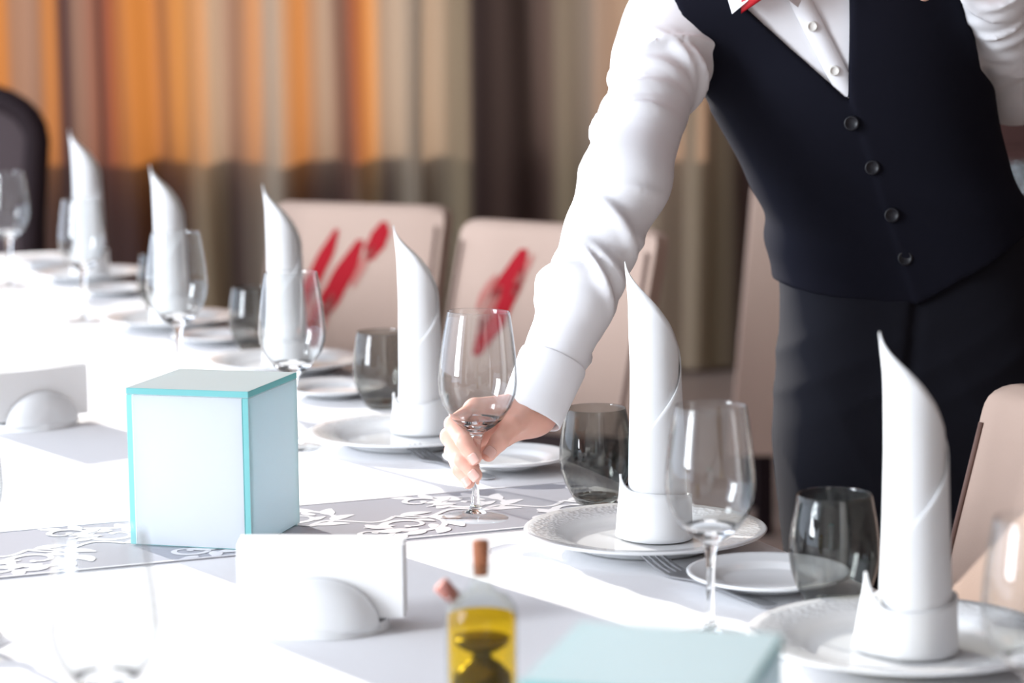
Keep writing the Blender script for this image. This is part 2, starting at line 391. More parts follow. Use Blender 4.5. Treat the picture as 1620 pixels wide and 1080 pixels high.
# ------------------------------------------------------------------ table
S0, S1, TT0, TT1 = 0.05, 1.053, 0.95, 5.25
tb = empty('banquet_table', ST((S0 + S1) / 2, (TT0 + TT1) / 2, 0), TA)
MB().box((0, 0, ZT - 0.022), (S1 - S0 - 0.01, TT1 - TT0 - 0.01, 0.036)).build('tabletop', M['wood'], tb, smooth=False)
for sx in (-1, 1):
    for sy in (-1, 0, 1):
        MB().box((sx * 0.42, sy * 1.98, 0.355), (0.06, 0.06, 0.71)).build('leg', M['wood'], tb, smooth=False)
tag(tb, 'long banquet table hidden under the white cloth', 'table')
def cloth():
    m = MB(); hx = (S1 - S0) / 2; hy = (TT1 - TT0) / 2
    nx, ny = 30, 110; r_ = 0.008
    def zt(x, y): return ZT + 0.0
    m.grid(lambda u, v: (-hx + r_ + (2 * hx - 2 * r_) * u, -hy + r_ + (2 * hy - 2 * r_) * v, ZT), nx, ny)
    # skirt ring
    ring = []
    for i in range(nx): ring.append((-1 + 2 * i / (nx - 1), -1))
    for j in range(1, ny): ring.append((1, -1 + 2 * j / (ny - 1)))
    for i in range(nx - 2, -1, -1): ring.append((-1 + 2 * i / (nx - 1), 1))
    for j in range(ny - 2, 0, -1): ring.append((-1, -1 + 2 * j / (ny - 1)))
    lv = []
    prof = [(-r_, 0), (-r_ * 0.3, -r_ * 0.3), (0, -r_), (0.004, -0.05), (0.010, -0.13), (0.016, -0.22), (0.02, -0.30)]
    n = len(ring); vs_ = []; fs_ = []
    for (off, dz) in prof:
        for k, (a, b) in enumerate(ring):
            nxn = (abs(a) > 0.9999) * np.sign(a); nyn = (abs(b) > 0.9999) * np.sign(b)
            w = 0.012 * math.sin(k * 1.1) * max(0, (-dz - 0.01)) / 0.3 * (0.5 + 0.5 * math.sin(k * 0.37))
            o_ = off + w
            vs_.append((a * hx + nxn * o_, b * hy + nyn * o_, ZT + dz))
    for i in range(len(prof) - 1):
        for k in range(n):
            fs_.append((i * n + k, i * n + (k + 1) % n, (i + 1) * n + (k + 1) % n, (i + 1) * n + k))
    m.add(vs_, fs_)
    o = m.build('tablecloth', M['cloth'], loc=ST((S0 + S1) / 2, (TT0 + TT1) / 2, 0), rz=TA)
    o2 = o.modifiers.new('thick', 'SOLIDIFY'); o2.thickness = 0.0015; o2.offset = -1
    tag(o, 'plain white cloth covering the whole banquet table', 'tablecloth')
cloth()

# runner with damask scrolls
def runner():
    s0, s1, t0, t1 = -0.0, 1.0, 2.108, 2.306
    L = s1 - s0 - 0.06; W = t1 - t0
    cs = ST((s0 + s1) / 2 + 0.03, (t0 + t1) / 2, ZT)
    root = empty('table_runner', cs, TA)
    MB().box((0, 0, 0.0007), (L, W, 0.0012)).build('fabric', M['runner'], root, smooth=False)
    hm = MB()
    for s in (-1, 1): hm.box((0, s * (W / 2 - 0.0015), 0.0013), (L, 0.003, 0.0012))
    hm.build('hem', M['scroll'], root, smooth=False)
    m = MB(); z = 0.00155; nz = [0]
    def ribbon(pts, wf):
        vs_ = []; n = len(pts)
        for i, p in enumerate(pts):
            a = pts[max(0, i - 1)]; b = pts[min(n - 1, i + 1)]
            dx, dy = b[0] - a[0], b[1] - a[1]; l = math.hypot(dx, dy) or 1
            w = wf(i / (n - 1)) / 2
            vs_ += [(p[0] - dy / l * w, p[1] + dx / l * w, z), (p[0] + dy / l * w, p[1] - dx / l * w, z)]
        ok = all(abs(v[0]) < L / 2 - 0.002 and abs(v[1]) < W / 2 - 0.003 for v in vs_)
        if not ok:
            vs_ = [(max(-L / 2 + 0.002, min(L / 2 - 0.002, v[0])), max(-W / 2 + 0.004, min(W / 2 - 0.004, v[1])), z) for v in vs_]
        nz[0] += 1; dzz = (nz[0] % 40) * 1.2e-5
        m.add([(v[0], v[1], v[2] + dzz) for v in vs_], [(2 * i, 2 * i + 1, 2 * i + 3, 2 * i + 2) for i in range(n - 1)])
    def spiral(cx, cy, r0, a0, turns, sgn, w0):
        pts = []
        for i in range(34):
            u = i / 33; r_ = r0 * (1 - 0.82 * u); a = a0 + sgn * turns * 2 * PI * u
            pts.append((cx + r_ * math.cos(a), cy + r_ * math.sin(a)))
        ribbon(pts, lambda u: w0 * (0.75 + 0.75 * math.sin(PI * min(1, u * 1.1)) ** 2))
        q = pts[-1]; leaf(q[0], q[1], a0, 0.010, 0.007)
    def leaf(x, y, a, l, w):
        pts = [(x + math.cos(a) * l * (i / 9 - 0.5) + 0.12 * l * math.sin(PI * i / 9) * -math.sin(a), y + math.sin(a) * l * (i / 9 - 0.5) + 0.12 * l * math.sin(PI * i / 9) * math.cos(a)) for i in range(10)]
        ribbon(pts, lambda u: w * math.sin(PI * (0.06 + 0.88 * u ** 0.8)))
    step = 0.092; k = 0
    x = -L / 2 + 0.06
    rr = random.Random(4)
    while x < L / 2 - 0.03:
        up = 1 if k % 2 == 0 else -1
        cy = up * 0.038
        spiral(x, cy, 0.043, -up * PI / 2, 1.55, up, 0.0062)
        # stem linking to the next scroll
        pts = []
        for i in range(26):
            u = i / 25
            pts.append((x + step * u, -up * 0.005 + up * 0.0 + (-up) * -0.005 + math.sin(PI * 2 * u) * 0.016 * up - up * 0.005 * (1 - 2 * u)))
        ribbon(pts, lambda u: 0.0055)
        for q in range(7):                     # leaves curling off the scroll
            a = -up * PI / 2 + up * (0.5 + q * 0.72)
            r_ = 0.050 - 0.003 * q
            leaf(x + r_ * math.cos(a), cy + r_ * math.sin(a), a + up * 0.9, 0.034 - 0.001 * q, 0.016)
        for q in range(4):
            a = -up * PI / 2 + up * (1.1 + q * 1.2)
            leaf(x + 0.024 * math.cos(a), cy + 0.024 * math.sin(a), a + up * 1.2, 0.021, 0.011)
        # counter scroll on the other side
        spiral(x + step * 0.5, -up * 0.062, 0.026, up * PI / 2, 1.2, -up, 0.0045)
        for q in range(4):
            a = up * PI / 2 - up * (0.7 + q * 0.9)
            leaf(x + step * 0.5 + 0.031 * math.cos(a), -up * 0.062 + 0.031 * math.sin(a), a - up * 0.8, 0.025, 0.013)
        x += step; k += 1
    m.build('scroll_pattern', M['scroll'], root, smooth=False, fix=False)
    tag(root, 'silver grey damask runner with pale scrolls lying across the table', 'table runner')
runner()

# ------------------------------------------------------------------ tableware builders
def make_wine_glass():
    root = empty('wine_glass')
    # unit: 0.20 m tall, 0.0765 m wide
    outer = [(0.0250, 0.0970), (0.0325, 0.1085), (0.0370, 0.1210), (0.0382, 0.1320), (0.0375, 0.1460), (0.0358, 0.1620), (0.0335, 0.1790), (0.0312, 0.1930), (0.0300, 0.1995)]
    rimt = [(0.0297, 0.2000), (0.0293, 0.1995)]
    inner = [(r_ - 0.0009, z + (0.0004 if z < 0.11 else 0)) for r_, z in reversed(outer[:-1])]
    MB().lathe(outer + rimt + inner, 64, closed=True).build('bowl', M['glass'], root)
    stem = [(0.0001, 0.0858), (0.0040, 0.0862), (0.0090, 0.0882), (0.0165, 0.0925), (0.0238, 0.0973), (0.0250, 0.0970), (0.0165, 0.0890), (0.0095, 0.0845), (0.0066, 0.0818), (0.0052, 0.0770), (0.0042, 0.0700),
            (0.0036, 0.0580), (0.0034, 0.0400), (0.0036, 0.0240), (0.0044, 0.0140), (0.0066, 0.0085), (0.0110, 0.0057), (0.0001, 0.0056)]
    MB().lathe(stem, 40).build('stem', M['sglass'], root)
    foot = [(0.0001, 0.0056), (0.0112, 0.0056), (0.0200, 0.0036), (0.0290, 0.0018), (0.0318, 0.0011), (0.0322, 0.0006), (0.0316, 0.0002), (0.0001, 0.0002)]
    MB().lathe(foot, 64).build('foot', M['footg'], root)
    return root
def make_tumbler():
    root = empty('smoky_tumbler')
    out = [(0.0190, 0.0008), (0.0205, 0.0020), (0.0262, 0.0110), (0.0322, 0.0230), (0.0362, 0.0360), (0.0378, 0.0480), (0.0372, 0.0620), (0.0350, 0.0790), (0.0325, 0.0930), (0.0312, 0.0995)]
    inn = [(0.0304, 0.0995), (0.0317, 0.0928), (0.0342, 0.0790), (0.0364, 0.0620), (0.0370, 0.0480), (0.0354, 0.0362), (0.0314, 0.0236), (0.0256, 0.0126), (0.0190, 0.0078), (0.0001, 0.0070)]
    MB().lathe([(0.0001, 0.0008)] + out + [(0.0308, 0.1000)] + inn, 64).build('wall', M['smoke'], root)
    MB().lathe([(0.0001, 0.0012), (0.0188, 0.0014), (0.0240, 0.0085), (0.0185, 0.0070), (0.0001, 0.0064)], 48).build('thick_base', M['ssmoke'], root)
    return root
def plate_mesh(name, rad, well, h, material):
    w = well; t = 0.0035
    prof = [(0.0001, 0.0050), (w * 0.9, 0.0050), (w, 0.0062), (w + 0.004, 0.0092), (w + 0.010, h * 0.74), (rad * 0.93, h * 0.93), (rad - 0.0015, h), (rad, h - 0.0010),
            (rad - 0.001, h - 0.0028), (rad * 0.9, h * 0.93 - t), (w + 0.010, h * 0.74 - t), (w - 0.002, 0.0030), (w - 0.006, 0.0006), (w - 0.010, 0.0004), (w - 0.013, 0.0022), (0.0001, 0.0022)]
    return MB().lathe(prof, 96).build(name, material)
def fork_mesh():
    m = MB()
    L = 0.185
    def zc(x): return 0.0010 + 0.010 * max(0, (x - 0.135) / 0.05) ** 1.6 + 0.0008 * math.exp(-((x - 0.07) / 0.05) ** 2)
    def strip(xs, ws, yo=0.0, t=0.0016):
        vs_ = []; n = len(xs)
        for x, w in zip(xs, ws):
            z = zc(x)
            vs_ += [(x, yo - w / 2, z), (x, yo + w / 2, z), (x, yo + w / 2, z + t), (x, yo - w / 2, z + t)]
        fs_ = []
        for i in range(n - 1):
            a = 4 * i; b = a + 4
            for k in range(4): fs_.append((a + k, a + (k + 1) % 4, b + (k + 1) % 4, b + k))
        fs_ += [(0, 1, 2, 3), tuple(4 * (n - 1) + k for k in range(4))]
        m.add(vs_, fs_)
    strip([0, 0.004, 0.03, 0.07, 0.10, 0.115, 0.125, 0.137, 0.145], [0.008, 0.016, 0.014, 0.0085, 0.006, 0.0075, 0.016, 0.023, 0.0235])
    for k in range(4):
        y = (k - 1.5) * 0.0064
        strip([0.143, 0.16, 0.175, L], [0.0042, 0.0036, 0.003, 0.0016], y)
    return m.build('fork', M['steel'], smooth=True, sharp=35)

def napkin(loc, H, RR, label, flare=0.25, rot=0.0, lean=0.0, seed=1):
    root = empty('rolled_napkin', loc)
    prof = [(-125, .37), (-90, .45), (-45, .54), (0, .64), (35, .72), (56, .775), (84, .835), (110, .88), (143, .932), (165, .968), (180, 1.0),
            (195, .972), (217, .938), (250, .890), (276, .845), (304, .785), (325, .73), (360, .655), (420, .5), (500, .35)]
    ang = [p[0] for p in prof]; hh = [p[1] for p in prof]
    rr = random.Random(seed)
    ph = [rr.uniform(0, 6.28) for _ in range(4)]
    nu, nv = 150, 26
    def fn(u, v):
        a = -125 + 625 * u
        h = float(np.interp(a, ang, hh)) * H
        z = h * v
        zz = z / H
        wrap = 1.05 - 0.17 * u
        rad = RR * wrap * (1.10 - 0.20 * min(1, zz * 1.6) + 0.05 * max(0, zz - 0.5))
        rad *= 1 + 0.012 * math.sin(3 * R(a) + ph[0] + 4 * zz) + 0.008 * math.sin(zz * 14 + ph[1])
        th = R(a) + rot
        tip = max(0, zz - 0.86) / 0.14
        x = rad * math.cos(th); y = rad * math.sin(th)
        x += lean * zz * zz - RR * 0.10 * tip
        return (x, y * (1 - 0.35 * tip), z + 0.001)
    o = MB().grid(fn, nu, nv).build('roll', M['napkin'], root, fix=False)
    s = o.modifiers.new('thick', 'SOLIDIFY'); s.thickness = 0.0012; s.offset = 0
    # turned-up cuff round the foot with a loose end on the left
    ch = 0.165 * H
    def fc(u, v):
        a = 168 + 372 * u
        th = R(a) + rot
        e = max(0, 1 - u / 0.14) ** 1.5
        rad = RR * (1.17 + 0.05 * u + flare * e * (1.0 - 0.55 * v) + 0.03 * math.sin(2 * th + ph[2]))
        top = ch * (1 + 0.10 * math.sin(th * 1.0 + ph[3]) + 0.5 * e * min(1, flare * 3))
        z = top * v
        rad *= 1.04 - 0.05 * v + 0.03 * math.exp(-((v - 1) / 0.08) ** 2)
        return (rad * math.cos(th), rad * math.sin(th), z + 0.0012)
    o = MB().grid(fc, 90, 10).build('cuff', M['napkin'], root, fix=False)
    s = o.modifiers.new('thick', 'SOLIDIFY'); s.thickness = 0.0024; s.offset = 0
    tag(root, label, 'napkin', 'rolled napkins standing on the plates')
    return root

PROTO = {}
def place(kind, maker, loc, label, cat, group, scale=1.0, rz=0.0):
    if kind not in PROTO:
        o = maker(); PROTO[kind] = o
    else:
        o = copy_tree(PROTO[kind])
    o.location = loc; o.rotation_euler = (0, 0, rz); o.scale = (scale,) * 3 if not hasattr(scale, '__len__') else scale
    tag(o, label, cat, group)
    return o

CL = ZT + 0.0003                              # on the cloth
# place settings along the waiter's side: (t, s of plate)
def plate_at(p, label, sc=1.0):
    return place('plate', lambda: plate_mesh('dinner_plate', 0.115, 0.074, 0.018, M['plate']), p, label, 'plate', 'dinner plates', sc)
def side_at(p, label, sc=1.0):
    return place('side', lambda: plate_mesh('side_plate', 0.0715, 0.043, 0.014, M['china']), p, label, 'plate', 'side plates', sc)
def tum_at(p, label, sc=1.0):
    return place('tum', make_tumbler, p, label, 'tumbler', 'smoky tumblers', sc)
def glass_at(p, label, sc=1.0):
    return place('wine', make_wine_glass, p, label, 'wine glass', 'wine glasses', sc)
def fork_at(p, direction, label):
    return place('fork', fork_mesh, p, label, 'fork', 'forks', 1.0, math.atan2(direction.y, direction.x))

def on(px, py): 
    v = T(px, py); v.z = CL; return v

# seats, nearest first: plate px, napkin tip offset etc.
seats = [
    dict(plate=on(1428, 1036), nap=on(1446, 1042), H=0.249, RR=0.0262, flare=0.55, n='nearest to the camera at the lower right corner', sc=1.05),
    dict(plate=on(1021, 862), nap=on(1039, 860), H=0.263, RR=0.0262, flare=0.22, n='right of the wine glass being set down', sc=1.0),
    dict(plate=on(642, 702), nap=on(667, 692), H=0.249, RR=0.0262, flare=0.14, n='just left of the hand', sc=1.0),
    dict(plate=ST(0.966, 3.255, CL), nap=None, H=0.262, RR=0.027, flare=0.14, n='fourth seat from the camera', sc=1.0),
    dict(plate=ST(0.94, 3.83, CL), nap=None, H=0.262, RR=0.027, flare=0.14, n='second seat from the far end', sc=1.0),
    dict(plate=ST(0.975, 4.63, CL), nap=None, H=0.29, RR=0.030, flare=0.14, n='far end seat', sc=1.0),
]
napL = ['tall white rolled napkin, nearest and lowest on the right edge of the photo', 'white rolled napkin between the smoky tumbler and the clear wine glass right of the arm',
        'white rolled napkin standing just left of the held wine glass', 'white rolled napkin in front of the left red-printed chair',
        'white rolled napkin, second from the left end of the table', 'white rolled napkin, leftmost, beside the dark wooden chair']
plL = ['white dinner plate nearest the camera, under the lower right napkin', 'white dinner plate with embossed rim under the napkin right of the held glass',
       'white dinner plate just behind the hand with the napkin left of the held glass', 'white dinner plate under the napkin before the left red-printed chair',
       'white dinner plate under the second napkin from the left', 'white dinner plate under the leftmost napkin at the far end']
npx = [None, None, None, (452, 297), (262, 257), (135, 208)]
for i, s in enumerate(seats):
    plate_at(s['plate'], plL[i], s['sc'])
    np_ = s['nap'].copy() if s['nap'] else s['plate'].copy()
    np_.z = CL + 0.0055 * s['sc']
    napkin(np_, s['H'], s['RR'], napL[i], s['flare'], seed=i + 2, lean=-0.003)
side_at(on(1216, 934) + Vector((0, 0, 0.0045)), 'white side plate between the clear wine glass and the right smoky tumbler')
side_at(on(802, 743) + Vector((0, 0, 0.0045)), 'white side plate right behind the fingers holding the glass')
side_at(ST(0.955, 3.0, CL), 'white side plate behind the stem of the wine glass left of the smoky tumbler')
side_at(ST(0.955, 3.60, CL), 'white side plate between the second and third napkins from the left')
side_at(ST(0.955, 4.35, CL), 'white side plate in front of the leftmost rolled napkin')
side_at(ST(0.955, 4.95, CL), 'white side plate at the far left end of the table')
tum_at(on(1319, 967), 'smoky grey tumbler in front of the black apron, right of the clear wine glass')
tum_at(on(943, 797), 'smoky grey tumbler between the reaching sleeve and a rolled napkin')
tum_at(on(605, 645), 'smoky grey tumbler left of the napkin beside the held glass', 1.0)
tum_at(ST(0.975, 3.46, CL), 'smoky tumbler far back between two rolled napkins, behind the glass box')
tum_at(ST(0.975, 4.06, CL), 'smoky tumbler second from the far end of the table')
# wine glasses
g = P(751, 833, 2.236); foot = P(752, 819, 2.239)
held = glass_at(foot, 'clear wine glass held by its stem in the waiter\'s hand', 1.0)
held.rotation_euler = (R(-1.0), R(1.6), 0)
def glass_px(px, Y, label, sc):
    p = P(px, 700, Y); glass_at(Vector((p.x, Y, CL)), label, sc)
glass_px(1124, 1.853, 'clear wine glass between the two napkins right of the arm', 0.945)
glass_px(1642, 1.473, 'clear wine glass cut off by the right edge of the photo', 0.88)
glass_px(155, 1.445, 'blurred clear wine glass in the lower left corner, closest to the camera', 0.90)
glass_px(-70, 1.88, 'clear wine glass barely showing at the left edge beside the runner', 0.95)
glass_px(466, 2.745, 'clear wine glass rising behind the teal glass box before the red-printed chair', 1.035)
glass_px(287, 3.18, 'clear wine glass in front of the second napkin from the left', 1.09)
glass_px(141, 3.98, 'clear wine glass in front of the leftmost rolled napkin', 1.04)
glass_px(26, 4.55, 'clear wine glass at the far left before the dark wooden chair', 1.10)
# forks
a = on(1030, 897); b = on(1108, 924); fd = (a - b).normalized()
fork_at(a - fd * 0.185, fd, 'steel fork with raised tines between the plate and the side plate on the right')
a = on(652, 719); b = on(722, 742); fd = (a - b).normalized()
fork_at(a - fd * 0.185, fd, 'steel fork partly hidden behind the hand')
a = on(14, 1034); fd = (T2 * 0.8 + T1 * 0.2).normalized()
fork_at(a - fd * 0.185, fd, 'steel fork tip at the left edge beside the lower left glass')

# ------------------------------------------------------------------ frosted glass boxes
def glass_box(loc, rz, w, d, h, label):
    root = empty('glass_box', loc, rz); t = 0.0062
    def pane(name, c, s, thin, label_=None, face='frostt'):
        m = MB().box(c, s)
        o = m.build(name, [M[face], M['tealedge']], root, smooth=False)
        for p in o.data.polygons:
            n = p.normal
            p.material_index = 0 if abs(n[thin]) > 0.5 else 1
        if label_: o['label'] = label_
        b = o.modifiers.new('bevel', 'BEVEL'); b.width = 0.0005; b.segments = 1; b.limit_method = 'ANGLE'
        return o
    pane('side_pane', (0, -d / 2 + t / 2, (h - t) / 2), (w - 2 * t - 0.0006, t, h - t - 0.0006), 1, 'white frosted front pane', 'frostw')
    pane('side_pane', (0, d / 2 - t / 2, (h - t) / 2), (w - 2 * t - 0.0006, t, h - t - 0.0006), 1, None, 'frostw')
    pane('side_pane', (-w / 2 + t / 2, 0, (h - t) / 2), (t, d, h - t - 0.0006), 0)
    pane('side_pane', (w / 2 - t / 2, 0, (h - t) / 2), (t, d, h - t - 0.0006), 0)
    pane('lid_pane', (0, 0, h - t / 2), (w, d, t), 2, 'pale teal glass lid with bright teal edge', 'frostl')
    tag(root, label, 'glass box', 'frosted teal glass boxes')
    return root
zr = ZT + 0.0022
glass_box(Vector((-0.289, 2.262, zr)), R(-15.5), 0.124, 0.128, 0.151, 'frosted teal glass box standing on the grey runner, left of the napkin holder')
p1 = T(915, 984, ZT + 0.150); p2 = T(1238, 1003, ZT + 0.150)
ax = (p2 - p1); ax.z = 0; wl = ax.length; ax.normalize(); nrm = Vector((ax.y, -ax.x, 0))
c2 = (p1 + p2) / 2 + nrm * 0.064; c2.z = CL
glass_box(c2, math.atan2(ax.y, ax.x), wl, 0.13, 0.150, 'frosted teal glass box cut off by the bottom edge of the photo')

# ------------------------------------------------------------------ napkin holders with paper napkins
def holder(loc, rz, label, nlabel, grp):
    root = empty('napkin_holder', loc, rz)
    def wing(name, y0, sgn):
        m = MB()
        def fn(u, v):
            a = PI * u; b = PI / 2 * v
            x = 0.060 * math.cos(a) * math.cos(b * 0.0 + 0) * (1 - 0.0) 
            rr_ = math.cos(b)
            return (0.050 * rr_ * math.cos(a), y0 + sgn * 0.024 * math.sin(b), 0.005 + 0.041 * rr_ * math.sin(a))
        m.grid(fn, 40, 14)
        # flat inner face
        ring = [(0.050 * math.cos(PI * k / 39), y0, 0.005 + 0.041 * math.sin(PI * k / 39)) for k in range(40)]
        m.add(ring, [tuple(range(40))])
        bot = [fn(0, v / 13) for v in range(14)]; bot2 = [fn(1, v / 13) for v in range(14)]
        m.add(bot + bot2, [(k, k + 1, 14 + k + 1, 14 + k) for k in range(13)])
        return m.build(name, M['china'], root)
    wing('front_wing', -0.0215, -1); wing('back_wing', 0.0215, 1)
    m = MB(); n = 40
    top = [(0.054 * math.cos(2 * PI * k / n), 0.046 * math.sin(2 * PI * k / n), 0.008) for k in range(n)]
    botm = [(0.056 * math.cos(2 * PI * k / n), 0.048 * math.sin(2 * PI * k / n), 0.0) for k in range(n)]
    m.add(top + botm, [tuple(range(n)), tuple(range(n, 2 * n))] + [(k, (k + 1) % n, n + (k + 1) % n, n + k) for k in range(n)])
    m.build('base', M['china'], root, sharp=40)
    tag(root, label, 'napkin holder', 'porcelain napkin holders')
    rr = random.Random(int(loc[0] * 1000))
    for k in range(6):
        y = (-0.0165 + 0.0066 * k)
        off = rr.uniform(-0.002, 0.002); tilt = rr.uniform(-0.01, 0.01)
        m = MB()
        W_, H_, th = 0.136, 0.061, 0.0054
        def sheet(yo, bulge):
            return lambda u, v: ((u - 0.5) * W_ + off, yo + bulge * math.sin(PI * v) * 0.0006 + 0.0006 * math.sin(9 * u + k), v * H_ + tilt * (u - 0.5) * W_)
        g1 = sheet(-th / 2, -1); g2 = sheet(th / 2, 1)
        m.grid(g1, 10, 6); m.grid(g2, 10, 6)
        for (fa, fb) in ((lambda q: g1(0, q), lambda q: g2(0, q)), (lambda q: g1(1, q), lambda q: g2(1, q)), (lambda q: g1(q, 0), lambda q: g2(q, 0)), (lambda q: g1(q, 1), lambda q: g2(q, 1))):
            nn = 10 if fa(0)[2] == fa(1)[2] or abs(fa(0)[0] - fa(1)[0]) > 0.01 else 6
            A = [fa(q / (nn - 1)) for q in range(nn)]; B = [fb(q / (nn - 1)) for q in range(nn)]
            m.add(A + B, [(q, q + 1, nn + q + 1, nn + q) for q in range(nn - 1)])
        o = m.build('paper_napkin', M['paper'], smooth=True, sharp=40)
        mw = Matrix.Translation(loc) @ Matrix.Rotation(rz, 4, 'Z') @ Matrix.Translation((0, y, 0.0115))
        o.matrix_world = mw
        tag(o, nlabel, 'paper napkin', grp)
holder(Vector((-0.158, 1.905, CL)), R(-4), 'white porcelain napkin holder in front of the runner, beside the oil bottle', 'folded white paper napkin upright in the front napkin holder', 'paper napkins in the front holder')
holder(Vector((-0.598, 2.92, CL)), R(40), 'white porcelain napkin holder at the left edge behind the glass box', 'folded white paper napkin upright in the left napkin holder', 'paper napkins in the left holder')

# ------------------------------------------------------------------ oil and vinegar bottle
def bottle():
    p = P(762, 1000, 1.60); root = empty('oil_bottle', (p.x, 1.60, CL))
    r_ = 0.0255
    body = [(0.0001, 0.0), (r_ - 0.002, 0.0), (r_, 0.003), (r_, 0.086), (r_ - 0.002, 0.0925), (r_ * 0.75, 0.0985), (0.011, 0.1025), (0.0075, 0.107), (0.0070, 0.117), (0.0080, 0.118), (0.0080, 0.120)]
    inn = [(0.0058, 0.120), (0.0058, 0.107), (0.0095, 0.1012), (r_ * 0.72, 0.0970), (r_ - 0.0035, 0.0912), (r_ - 0.0016, 0.0855), (r_ - 0.0016, 0.003), (0.0001, 0.003)]
    MB().lathe(body + inn, 48).build('glass_body', M['bglass'], root)
    # oil fills the space round the inner vessel, seen as a shell with the dark vessel showing through
    q = r_ - 0.0020
    MB().lathe([(0.0001, 0.0034), (q, 0.0034), (q, 0.0845), (q - 0.001, 0.0850), (0.0001, 0.0850)], 48).build('oil', M['oilv'], root)
    inner = [(0.0001, 0.008), (0.010, 0.010), (0.0180, 0.020), (0.0212, 0.033), (0.0200, 0.043), (0.0125, 0.0508), (0.0068, 0.0545), (0.0066, 0.0585), (0.0125, 0.0608), (0.0182, 0.0648), (0.0195, 0.0688), (0.0001, 0.0692)]
    MB().lathe(inner, 40).build('vinegar_vessel', M['vinegar'], root)
    MB().lathe([(0.0001, 0.113), (0.0050, 0.113), (0.0062, 0.1365), (0.0056, 0.1375), (0.0001, 0.1378)], 20).build('cork', M['cork'], root)
    a = Vector((-0.016, 0.0, 0.094)); d = Vector((-0.55, -0.1, 0.62)).normalized()
    sp = MB().tube([a, a + d * 0.008], [0.0060, 0.0060], 16).build('side_spout', M['glass'], root)
    MB().tube([a + d * 0.004, a + d * 0.012, a + d * 0.018], [0.0048, 0.0058, 0.0062], 16).build('stopper', M['rcork'], root)
    tag(root, 'small corked oil bottle with dark vinegar vessel inside, at the bottom edge', 'bottle')
def oil_mat():
    m = bpy.data.materials.new('golden_oil'); m.use_nodes = True; nt = m.node_tree
    nt.nodes.remove(nt.nodes['Principled BSDF']); out = nt.nodes['Material Output']
    t = nt.nodes.new('ShaderNodeBsdfTransparent'); t.inputs[0].default_value = (1.0, 0.81, 0.17, 1)
    g = nt.nodes.new('ShaderNodeBsdfTranslucent'); g.inputs[0].default_value = (0.95, 0.62, 0.02, 1)
    d = nt.nodes.new('ShaderNodeBsdfDiffuse'); d.inputs[0].default_value = (0.85, 0.52, 0.01, 1)
    m1 = nt.nodes.new('ShaderNodeMixShader'); m1.inputs[0].default_value = 0.5
    nt.links.new(g.outputs[0], m1.inputs[1]); nt.links.new(d.outputs[0], m1.inputs[2])
    m2 = nt.nodes.new('ShaderNodeMixShader'); m2.inputs[0].default_value = 0.08
    nt.links.new(t.outputs[0], m2.inputs[1]); nt.links.new(m1.outputs[0], m2.inputs[2]); nt.links.new(m2.outputs[0], out.inputs[0])
    return m
M['oilv'] = oil_mat()
bottle()

# ------------------------------------------------------------------ chairs
def rounded_slab(m, W_, z0, z1, y0, th, lean, rc=0.05, taper=0.0, nx=22, nz=18, mi=0):
    """upright padded back: x across, z up, leaning back with height, rounded top corners"""
    def half(z):
        w = W_ / 2 - taper * (z1 - z) / (z1 - z0)
        if z > z1 - rc: w -= rc - math.sqrt(max(0, rc * rc - (z - (z1 - rc)) ** 2))
        return w
    zs = [z0 + (z1 - z0 - rc) * i / (nz - 7) for i in range(nz - 6)] + [z1 - rc + rc * math.sin(PI / 2 * i / 6) for i in range(1, 7)]
    vs_ = []; fs_ = []
    sec = []
    for z in zs:
        h = max(half(z), 0.004); ring = []
        n = 10
        for k in range(n + 1):
            u = -1 + 2 * k / n; ring.append((u * h, -th / 2 * (1 - 0.35 * abs(u) ** 6)))
        for k in range(n + 1):
            u = 1 - 2 * k / n; ring.append((u * h, th / 2 * (1 - 0.35 * abs(u) ** 6)))
        yy = y0 + lean * ((z - z0) / (z1 - z0))
        e = 1.0 if z < z1 - 0.02 else max(0.25, math.sqrt(max(0, 1 - ((z - (z1 - 0.02)) / 0.02) ** 2)))
        sec.append([(x, yy + y * e, z) for x, y in ring])
    L_ = len(sec[0])
    for s in sec: vs_ += s
    for i in range(len(sec) - 1):
        for k in range(L_):
            fs_.append((i * L_ + k, i * L_ + (k + 1) % L_, (i + 1) * L_ + (k + 1) % L_, (i + 1) * L_ + k))
    fs_.append(tuple(range(L_))); fs_.append(tuple((len(sec) - 1) * L_ + k for k in range(L_)))
    m.add(vs_, fs_, mi)
    return m
